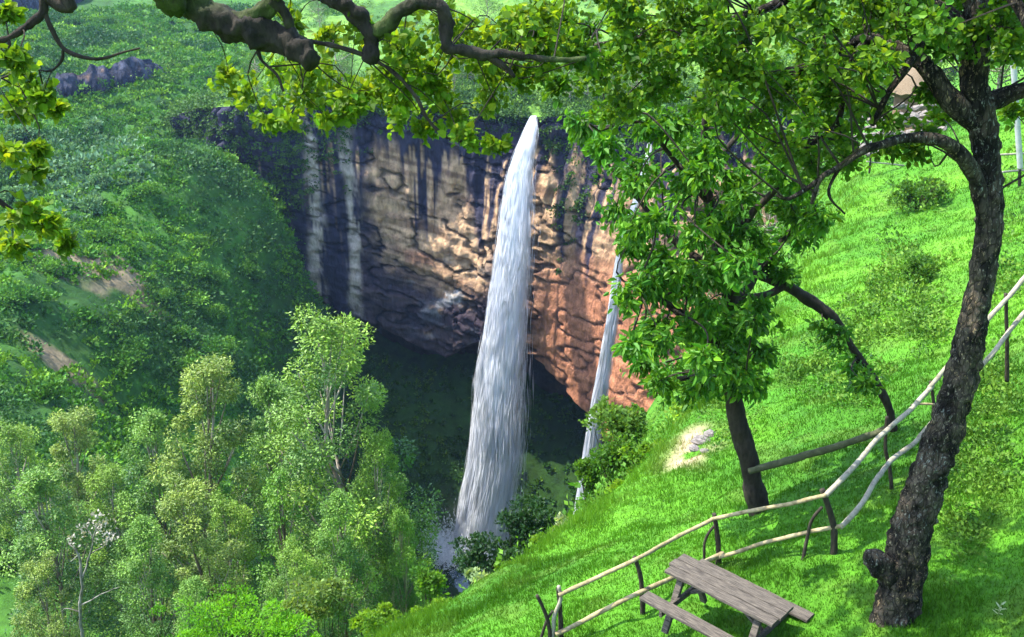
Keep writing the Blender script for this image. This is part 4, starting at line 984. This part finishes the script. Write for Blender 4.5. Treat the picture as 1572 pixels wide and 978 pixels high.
# ------------------------------------------------------------------ shrubs and small trees along the edge
def shrub(name, label, px, py, y, w, h, col1, col2, nl, leaf, mat='leaf', cat='shrub', group=None, puffs=16, trunk=True, base=None, wr=.34, flat=1.):
    """px,py: middle of the crown; w,h: half extents in photo pixels"""
    c_ = PY(px, py, y); rw, rh = px_r(w, c_), px_r(h, c_)
    g_ = base if base is not None else float(max(hill_z(np.array(c_[0]), np.array(c_[1])), gorge_z(np.array(c_[0]), np.array(c_[1]))))
    g_ = min(g_, c_[2] - rh * .5)
    o3 = np.array([c_[0], c_[1], g_]); r_ = empty(name, o3); tag(r_, label, cat, group)
    d = rdir(puffs); d[:, 2] = np.where(d[:, 2] < -.3, -d[:, 2], d[:, 2])
    pc = c_ + d * np.array([rw, rw * .8, rh]) * rng.uniform(.3, 1.15, (puffs, 1)); pr = min(rw, rh * 1.4) * rng.uniform(.16, .5, puffs)
    lo_ = rng.random(puffs) < .3; pc[lo_, 2] = pc[lo_, 2] - rng.uniform(.3, 1., lo_.sum()) * (c_[2] - g_) * .6
    G = Geo()
    for k_ in range(puffs):
        V, q, t = tube(np.array([o3 - [0, 0, .2], (o3 + pc[k_]) / 2 + rng.normal(0, .1 * rw, 3), pc[k_]]), [max(.02, rw * .03), max(.015, rw * .02), .008], 5, .4); G.add(V, q, t, bark_color(V, 'dark', 9))
    G.build('stem', M['dark_bark'], r_, False, o3)
    cl = mix(np.array(col1), np.array(col2), rng.random(puffs))
    V, Q_, T_, C_ = bush_leaves(pc, pr, nl // puffs, np.full(puffs, leaf), cl, flat, .2, wr)
    G = Geo(); G.add(V, Q_, T_, C_); G.build('crown' if cat == 'tree' else 'foliage', M[mat], r_, False, o3); return r_
DK = ((.012, .04, .012), (.028, .075, .018)); YG = ((.08, .19, .015), (.17, .3, .02)); MG = ((.045, .13, .015), (.09, .2, .02))
shrub('small_tree', 'dark green small tree in front of the waterfall foot', 812, 828, 31, 46, 52, *DK, 4200, .15, 'glossy', 'tree', None, 34)
shrub('small_tree', 'low dark green tree just left of the other dark one at the pool', 742, 866, 30, 46, 36, *DK, 2500, .15, 'glossy', 'tree', None, 26)
shrub('small_tree', 'dark tree crown peeping out between the two dark trees', 780, 885, 29, 34, 34, *DK, 2200, .15, 'glossy', 'tree', None, 16)
shrub('feathery_tree', 'bright green feathery crown at the bottom edge, left one', 325, 968, 22, 95, 32, (.08, .24, .012), (.15, .38, .015), 6500, .09, 'leaf', 'tree', None, 46, wr=.2)
shrub('feathery_tree', 'bright green feathery crown at the bottom edge, right one', 415, 978, 21, 60, 34, (.08, .24, .012), (.15, .38, .015), 4200, .09, 'leaf', 'tree', None, 30, wr=.2)
shrub('shrub', 'pale leafy shrub at the bottom edge beside the feathery crowns', 485, 935, 23, 46, 40, (.08, .15, .04), (.17, .26, .06), 3600, .12, 'leaf', 'shrub', None, 26)
shrub('shrub', 'yellow green shrub at the bottom edge right of the pale one', 575, 965, 21, 50, 26, *YG, 3000, .1, 'leaf', 'shrub', None, 22)
shrub('shrub', 'shrub filling the dip below the waterfall foot', 660, 905, 22, 34, 34, *MG, 2100, .1, 'leaf', 'shrub', None, 20)
shrub('shrub', 'loose light green shrub above the stony bank, left of the dark trunk', 955, 660, 26, 50, 42, (.06, .15, .02), (.14, .24, .035), 3600, .14, 'leaf', 'shrub', None, 28)
shrub('shrub', 'green shrub in front of the thin waterfall', 935, 790, 21, 44, 26, *MG, 3000, .1, 'leaf', 'shrub', None, 24)
shrub('shrub', 'light green shrub hanging over the edge below the thin waterfall', 905, 735, 24, 20, 30, *MG, 900, .12, 'leaf', 'shrub', None, 10)
shrub('shrub', 'bushy green shrub on the bank between the stones and the thin waterfall', 1000, 715, 23, 36, 40, *YG, 2100, .11, 'leaf', 'shrub', None, 22)
shrub('shrub', 'yellow green shrub on the bank crest under the leafy tree', 1060, 640, 25, 34, 26, *YG, 1800, .12, 'leaf', 'shrub', None, 18)
shrub('shrub', 'yellow green plant right beside the dark trees', 845, 835, 20, 20, 18, *YG, 900, .08, 'leaf', 'shrub', None, 10)
shrub('shrub', 'small whitish leaved plant above the grass edge near the dark trees', 870, 818, 21, 20, 20, (.2, .26, .14), (.33, .4, .24), 500, .12, 'leaf', 'shrub', None, 9)
shrub('shrub', 'whitish leaved plant below the low dark tree', 735, 893, 19, 26, 14, (.18, .27, .12), (.3, .4, .2), 500, .12, 'leaf', 'shrub', None, 9)
shrub('shrub', 'small dark bush alone on the upper grass slope', 1412, 300, 40, 34, 20, (.05, .14, .02), (.1, .2, .03), 1100, .16, 'leaf', 'shrub', None, 14)
shrub('shrub', 'rounded dark bush halfway up the grass beside the big trunk', 1410, 425, 28, 26, 26, (.05, .14, .015), (.1, .2, .02), 1200, .1, 'leaf', 'shrub', None, 14)
shrub('shrub', 'yellow green shrub low on the bank, below the bushy one', 975, 765, 21, 40, 30, *YG, 2100, .1, 'leaf', 'shrub', None, 22)
shrub('shrub', 'dull green shrub hanging down the drop by the thin waterfall', 940, 720, 24, 34, 40, *MG, 2100, .11, 'leaf', 'shrub', None, 24)
shrub('shrub', 'yellow green shrub on the grass crest left of the fence end', 800, 895, 18, 44, 18, *YG, 2400, .08, 'leaf', 'shrub', None, 20)
shrub('shrub', 'yellow green shrub where the grass crest meets the bottom edge', 660, 950, 17, 40, 20, *YG, 2200, .08, 'leaf', 'shrub', None, 18)
p = on_hill(1532, 948); wp = empty('pale_weed', p); tag(wp, 'small whitish weed standing in the grass at the lower right', 'weed')
for k in range(9):
    b = p + [0, 0, .02 + .018 * k]; an = k * 2.4; d = np.array([[math.cos(an), math.sin(an), .5]])
    V, Q_, T_, C_ = leaves(b[None], d, np.array([[0, 0, 1.]]), np.array([.085]), np.array([.014]), np.array([[.4, .48, .3]]), True); G = Geo(); G.add(V, Q_, T_, C_); G.build('leaf', M['leaf'], wp, False, p)
V, q, t = tube(np.array([p - [0, 0, .05], p + [0, 0, .1], p + [.01, 0, .2]]), [.006, .005, .003], 6, .05); G = Geo(); G.add(V, q, t, np.tile([[.3, .38, .2]], (len(V), 1))); G.build('stem', M['leaf'], wp, True, p)

# ------------------------------------------------------------------ the hut, its stones, and the far fence
hp = PD(1404, 190, 60); hp[2] = float(hill_z(np.array(hp[0]), np.array(hp[1])))
hut = empty('thatched_hut', hp); tag(hut, 'round hut with tan thatched cone roof behind the big tree', 'hut')
apex = PY(1402, 86, hp[1])[2] - hp[2]; eave = PY(1402, 142, hp[1])[2] - hp[2]
n = 40; a = np.arange(n) / n * 2 * np.pi; rows = []; lev = 10
for k in range(lev + 1):
    w = k / lev; r_ = .05 + 1.95 * w; zz = apex - (apex - eave) * w ** .95
    rows.append(np.c_[np.cos(a) * r_, np.sin(a) * r_, np.full(n, zz)] * np.array([1, 1, 1]) + np.c_[a * 0, a * 0, (rng.random(n) - .5) * (.06 + .12 * (k == lev))])
for k, w in ((lev, .92), (0, 1.)):
    rows.append(rows[k] * np.array([.86, .86, 1]) - [0, 0, .22])
V = np.vstack(rows); Q = []
for k in range(lev + 1):
    for j in range(n): Q.append([k * n + j, (k + 1) * n + j, (k + 1) * n + (j + 1) % n, k * n + (j + 1) % n])
mesh_obj('roof', V, np.array(Q), M['thatch'], None, hut, False)
rows = [np.c_[np.cos(a) * 1.45, np.sin(a) * 1.45, np.full(n, z_)] for z_ in (-.6, 1., eave + .25)]
Q = [[k * n + j, k * n + (j + 1) % n, (k + 1) * n + (j + 1) % n, (k + 1) * n + j] for k in range(2) for j in range(n)]
mesh_obj('wall', np.vstack(rows), np.array(Q), M['mudwall'], None, hut, True)
def stone_mesh(seed):
    r_ = np.random.default_rng(seed); V = []
    for a_ in range(1, 4):
        for b_ in range(7): th = math.pi * a_ / 4; ph = 6.283 * b_ / 7 + a_; V.append(np.array([math.sin(th) * math.cos(ph), math.sin(th) * math.sin(ph), math.cos(th) * .7]) * r_.uniform(.8, 1.15))
    V += [np.array([0, 0, .68]), np.array([0, 0, -.68])]; T = []; Q = []
    for a_ in range(2):
        for b_ in range(7): Q.append([a_ * 7 + b_, (a_ + 1) * 7 + b_, (a_ + 1) * 7 + (b_ + 1) % 7, a_ * 7 + (b_ + 1) % 7])
    for b_ in range(7): T += [[21, b_, (b_ + 1) % 7], [22, 14 + (b_ + 1) % 7, 14 + b_]]
    o = mesh_obj('stone', np.array(V), [np.array(Q), np.array(T)], M['stone']); me = o.data; bpy.data.objects.remove(o); return me
SM = [stone_mesh(k) for k in range(5)]
sp = on_hill(1385, 225); sw = empty('stone_terrace', sp); tag(sw, 'rough terrace of grey stones below the thatched hut', 'stone wall')
k = 0
for row in range(6):
    for c_ in range(15):
        px = 1318 + c_ * 9.2 + (row % 2) * 5 + rng.normal(0, 1.5); py = 236 - row * 13 - c_ * .8 + rng.normal(0, 1.5)
        p = PY(px, py, sp[1] + row * .35 + rng.normal(0, .08)); o = bpy.data.objects.new('stone', SM[k % 5]); col.objects.link(o); o.parent = sw
        o.location = Vector(p - sp); o.rotation_euler = rng.uniform(0, 6.28, 3) * [.1, .1, 1]; s_ = rng.uniform(.2, .34); o.scale = (s_ * 1.25, s_, s_ * .8); k += 1
for (px, py, y, r) in [(1078,680,None,.24),(1090,668,None,.17),(1066,690,None,.15),(1083,694,None,.12)]:
    p = on_hill(px, py); o = bpy.data.objects.new('stone', SM[k % 5]); col.objects.link(o); k += 1
    o.location = Vector(p + [0, 0, r * .2]); o.scale = (r * 1.2, r, r * .7); o.rotation_euler = (0, 0, k)
    tag(o, {.24:'largest pale stone on the bare bank',.17:'pale stone at the upper end of the bare bank',.15:'small pale stone at the lower left of the bare bank',.12:'smallest pale stone below the others on the bare bank'}[r], 'stone', 'stones on the bare bank')
def far_fence(name, label, posts, rails, r, mat):
    b = PY(*posts[0][0]); f_ = empty(name, b); tag(f_, label, 'fence')
    for k, (a, c_) in enumerate(posts): stick('post', [PY(*a) - np.array([0, 0, .15]), PY(*c_)], r * 1.4, 'post', f_, b, 7, 900 + k, .02)
    for k, L in enumerate(rails): stick('rail', [PY(*a) for a in L], r, mat, f_, b, 7, 930 + k, .04)
yr = on_hill(1565, 285)[1]
far_fence('rail_fence', 'far pale rail fence right of the big trunk', [((1566,282,yr),(1566,228,yr)), ((1620,280,yr),(1620,222,yr))],
    [[(1530,238,yr),(1566,236,yr),(1640,230,yr)], [(1530,265,yr),(1566,262,yr),(1640,258,yr)]], .045, 'white_pole')
yr = on_hill(1370, 262)[1]
far_fence('rail_fence', 'low pale rail fence on the grass below the stones', [((1335,262,yr),(1338,226,yr)), ((1400,266,yr),(1400,236,yr)), ((1468,268,yr),(1467,240,yr))],
    [[(1325,230,yr),(1338,232,yr),(1400,238,yr),(1470,244,yr)], [(1330,248,yr),(1400,255,yr),(1470,259,yr)]], .04, 'white_pole')
p0, p1 = PY(1570, 240, 30), PY(1554, 72, 30)
tag(stick('white_pole', [p0 - np.array([0, 0, .4]), p1], .09, 'paint', None, None, 14, 950, 0, .02), 'leaning white pole at the upper right edge', 'pole')

# ------------------------------------------------------------------ trees behind the hut and on the plateau
def back_tree(k, H_, Rm):
    T_, Cg = gum_mesh(H_, Rm, 970 + k, 70, 90, .22, (.035, .10, .012), (.09, .19, .02), .75)
    to = T_.build('trunk', M['dark_bark'], None, True); co = Cg.build('crown', M['far_leaf'])
    r = (H_, to.data, co.data); bpy.data.objects.remove(to); bpy.data.objects.remove(co); return r
BT = [back_tree(0, 9, 3.6), back_tree(1, 8, 3.2), back_tree(2, 10, 3.4)]
def place_bt(k, p, H_, label, group, ws=1.):
    H0, tm, cm = BT[k % 3]; r_ = empty('broadleaf_tree', p); s_ = H_ / H0; r_.scale = (s_ * ws, s_ * ws, s_); r_.rotation_euler = (0, 0, k * 2.3); tag(r_, label, 'tree', group)
    for nm, me in (('trunk', tm), ('crown', cm)):
        o = bpy.data.objects.new(nm, me); col.objects.link(o); o.parent = r_
k = 0
for (x_, y_) in [(16,66),(20,70),(24,74),(30,72),(36,70),(40,66),(21,62),(33,78)]:
    place_bt(k, np.array([x_, y_, float(hill_z(np.array(float(x_)), np.array(float(y_)), False)) - .3]), 6.5 + 3.5 * rng.random(), 'green tree in the row behind the thatched hut', 'trees behind the hut', 1.2); k += 1
for m_ in range(34):
    iu = int(rng.uniform(.12, .95) * NU); iv = int(rng.uniform(6, nv - 8)); p = PLAT[iv, iu]
    okk, px, py = inview(150, 1100, -80, 210, p[None])
    if not okk[0] or abs(px[0] - 590) < 45: continue
    place_bt(k, p - [0, 0, .3], 5 + 6 * rng.random(), 'green tree on the plateau above the cliff', 'trees above the cliff', 1.2); k += 1
BM = []
for v_ in range(4):
    pf = 11; d_ = rdir(pf); d_[:, 2] = np.abs(d_[:, 2]); pc = d_ * rng.uniform(.25, .8, (pf, 1)) * [1.1, 1.1, .7] + [0, 0, .15]
    cl_ = mix(np.array([.04, .14, .018]), np.array([.15, .32, .03]), np.clip(rng.random(pf) * .7 + v_ * .1, 0, 1))
    if v_ == 3: cl_ = mix(np.array([.09, .2, .07]), np.array([.16, .28, .11]), rng.random(pf))
    V, Q_, T_, C_ = bush_leaves(pc, rng.uniform(.28, .5, pf), 110, np.full(pf, .13 + .05 * (v_ == 3)), cl_, .9); G = Geo(); G.add(V, Q_, T_, C_); a_ = G.build('foliage', M['far_leaf'])
    G = Geo()
    for p_ in pc[:6]: V, q, t = tube(np.array([[0, 0, -.3], p_ * .5, p_]), [.03, .02, .01], 5, .3); G.add(V, q, t, bark_color(V, 'dark', 2))
    b_ = G.build('stem', M['dark_bark']); BM.append((a_.data, b_.data)); bpy.data.objects.remove(a_); bpy.data.objects.remove(b_)
m_ = 0
while m_ < 60:
    g_ = on_gorge(rng.uniform(0, 470), rng.uniform(20, 620), 0, 90, 330)
    okk, px, py = inview(-20, 470, 10, 640, g_[None])
    if g_[1] > 215 and g_[0] > -60: continue
    if any(((px[0] - a_) / 75) ** 2 + ((py[0] - b_) / 38) ** 2 < 1 for a_, b_ in ((130, 460), (90, 545))): continue
    r_ = empty('hillside_bush', g_ - [0, 0, .2]); r_.scale = [rng.uniform(1.6, 3.6)] * 3; r_.rotation_euler = (0, 0, m_ * 1.7)
    v_ = 3 if (px[0] < 210 and 180 < py[0] < 340) else m_ % 3
    tag(r_, 'pale blue green bush on the far left slope' if v_ == 3 else 'leafy green bush on the far left slope of the gorge', 'bush', 'bushes on the far slope')
    for nm, me in (('foliage', BM[v_][0]), ('stem', BM[v_][1])):
        o = bpy.data.objects.new(nm, me); col.objects.link(o); o.parent = r_
    m_ += 1
ORD = ['first', 'second', 'third', 'fourth', 'fifth', 'sixth']
for side, L in (('left', [(-7, 9), (-13, 8), (-20, 8), (-28, 7), (-36, 7), (-44, 7)]), ('right', [(7, 9), (12, 10), (18, 9)])):
    for n_, (u_, H_) in enumerate(L):
        iu = int(np.argmin(np.abs(uu - uf - u_))); k += 1
        place_bt(k, PLAT[4, iu] - [0, 0, .3], H_, 'dark leafy tree on the cliff rim, %s one to the %s of the waterfall lip' % (ORD[n_], side), 'trees on the cliff rim', 1.1)
# ------------------------------------------------------------------ the air
def box(name, a, b, mat):
    a, b = np.array(a, float), np.array(b, float)
    V = np.array([[(a, b)[i][0], (a, b)[j][1], (a, b)[k][2]] for i in (0, 1) for j in (0, 1) for k in (0, 1)])
    return mesh_obj(name, V, np.array([[0, 1, 3, 2], [4, 6, 7, 5], [0, 4, 5, 1], [2, 3, 7, 6], [0, 2, 6, 4], [1, 5, 7, 3]]), mat)
tag(box('haze', (-300, -40, -126), (200, 420, 45), vol_mat('haze_air', (.42, .62, 1.), .0001, .3)), 'thin bluish haze filling the gorge', 'haze', kind='stuff')
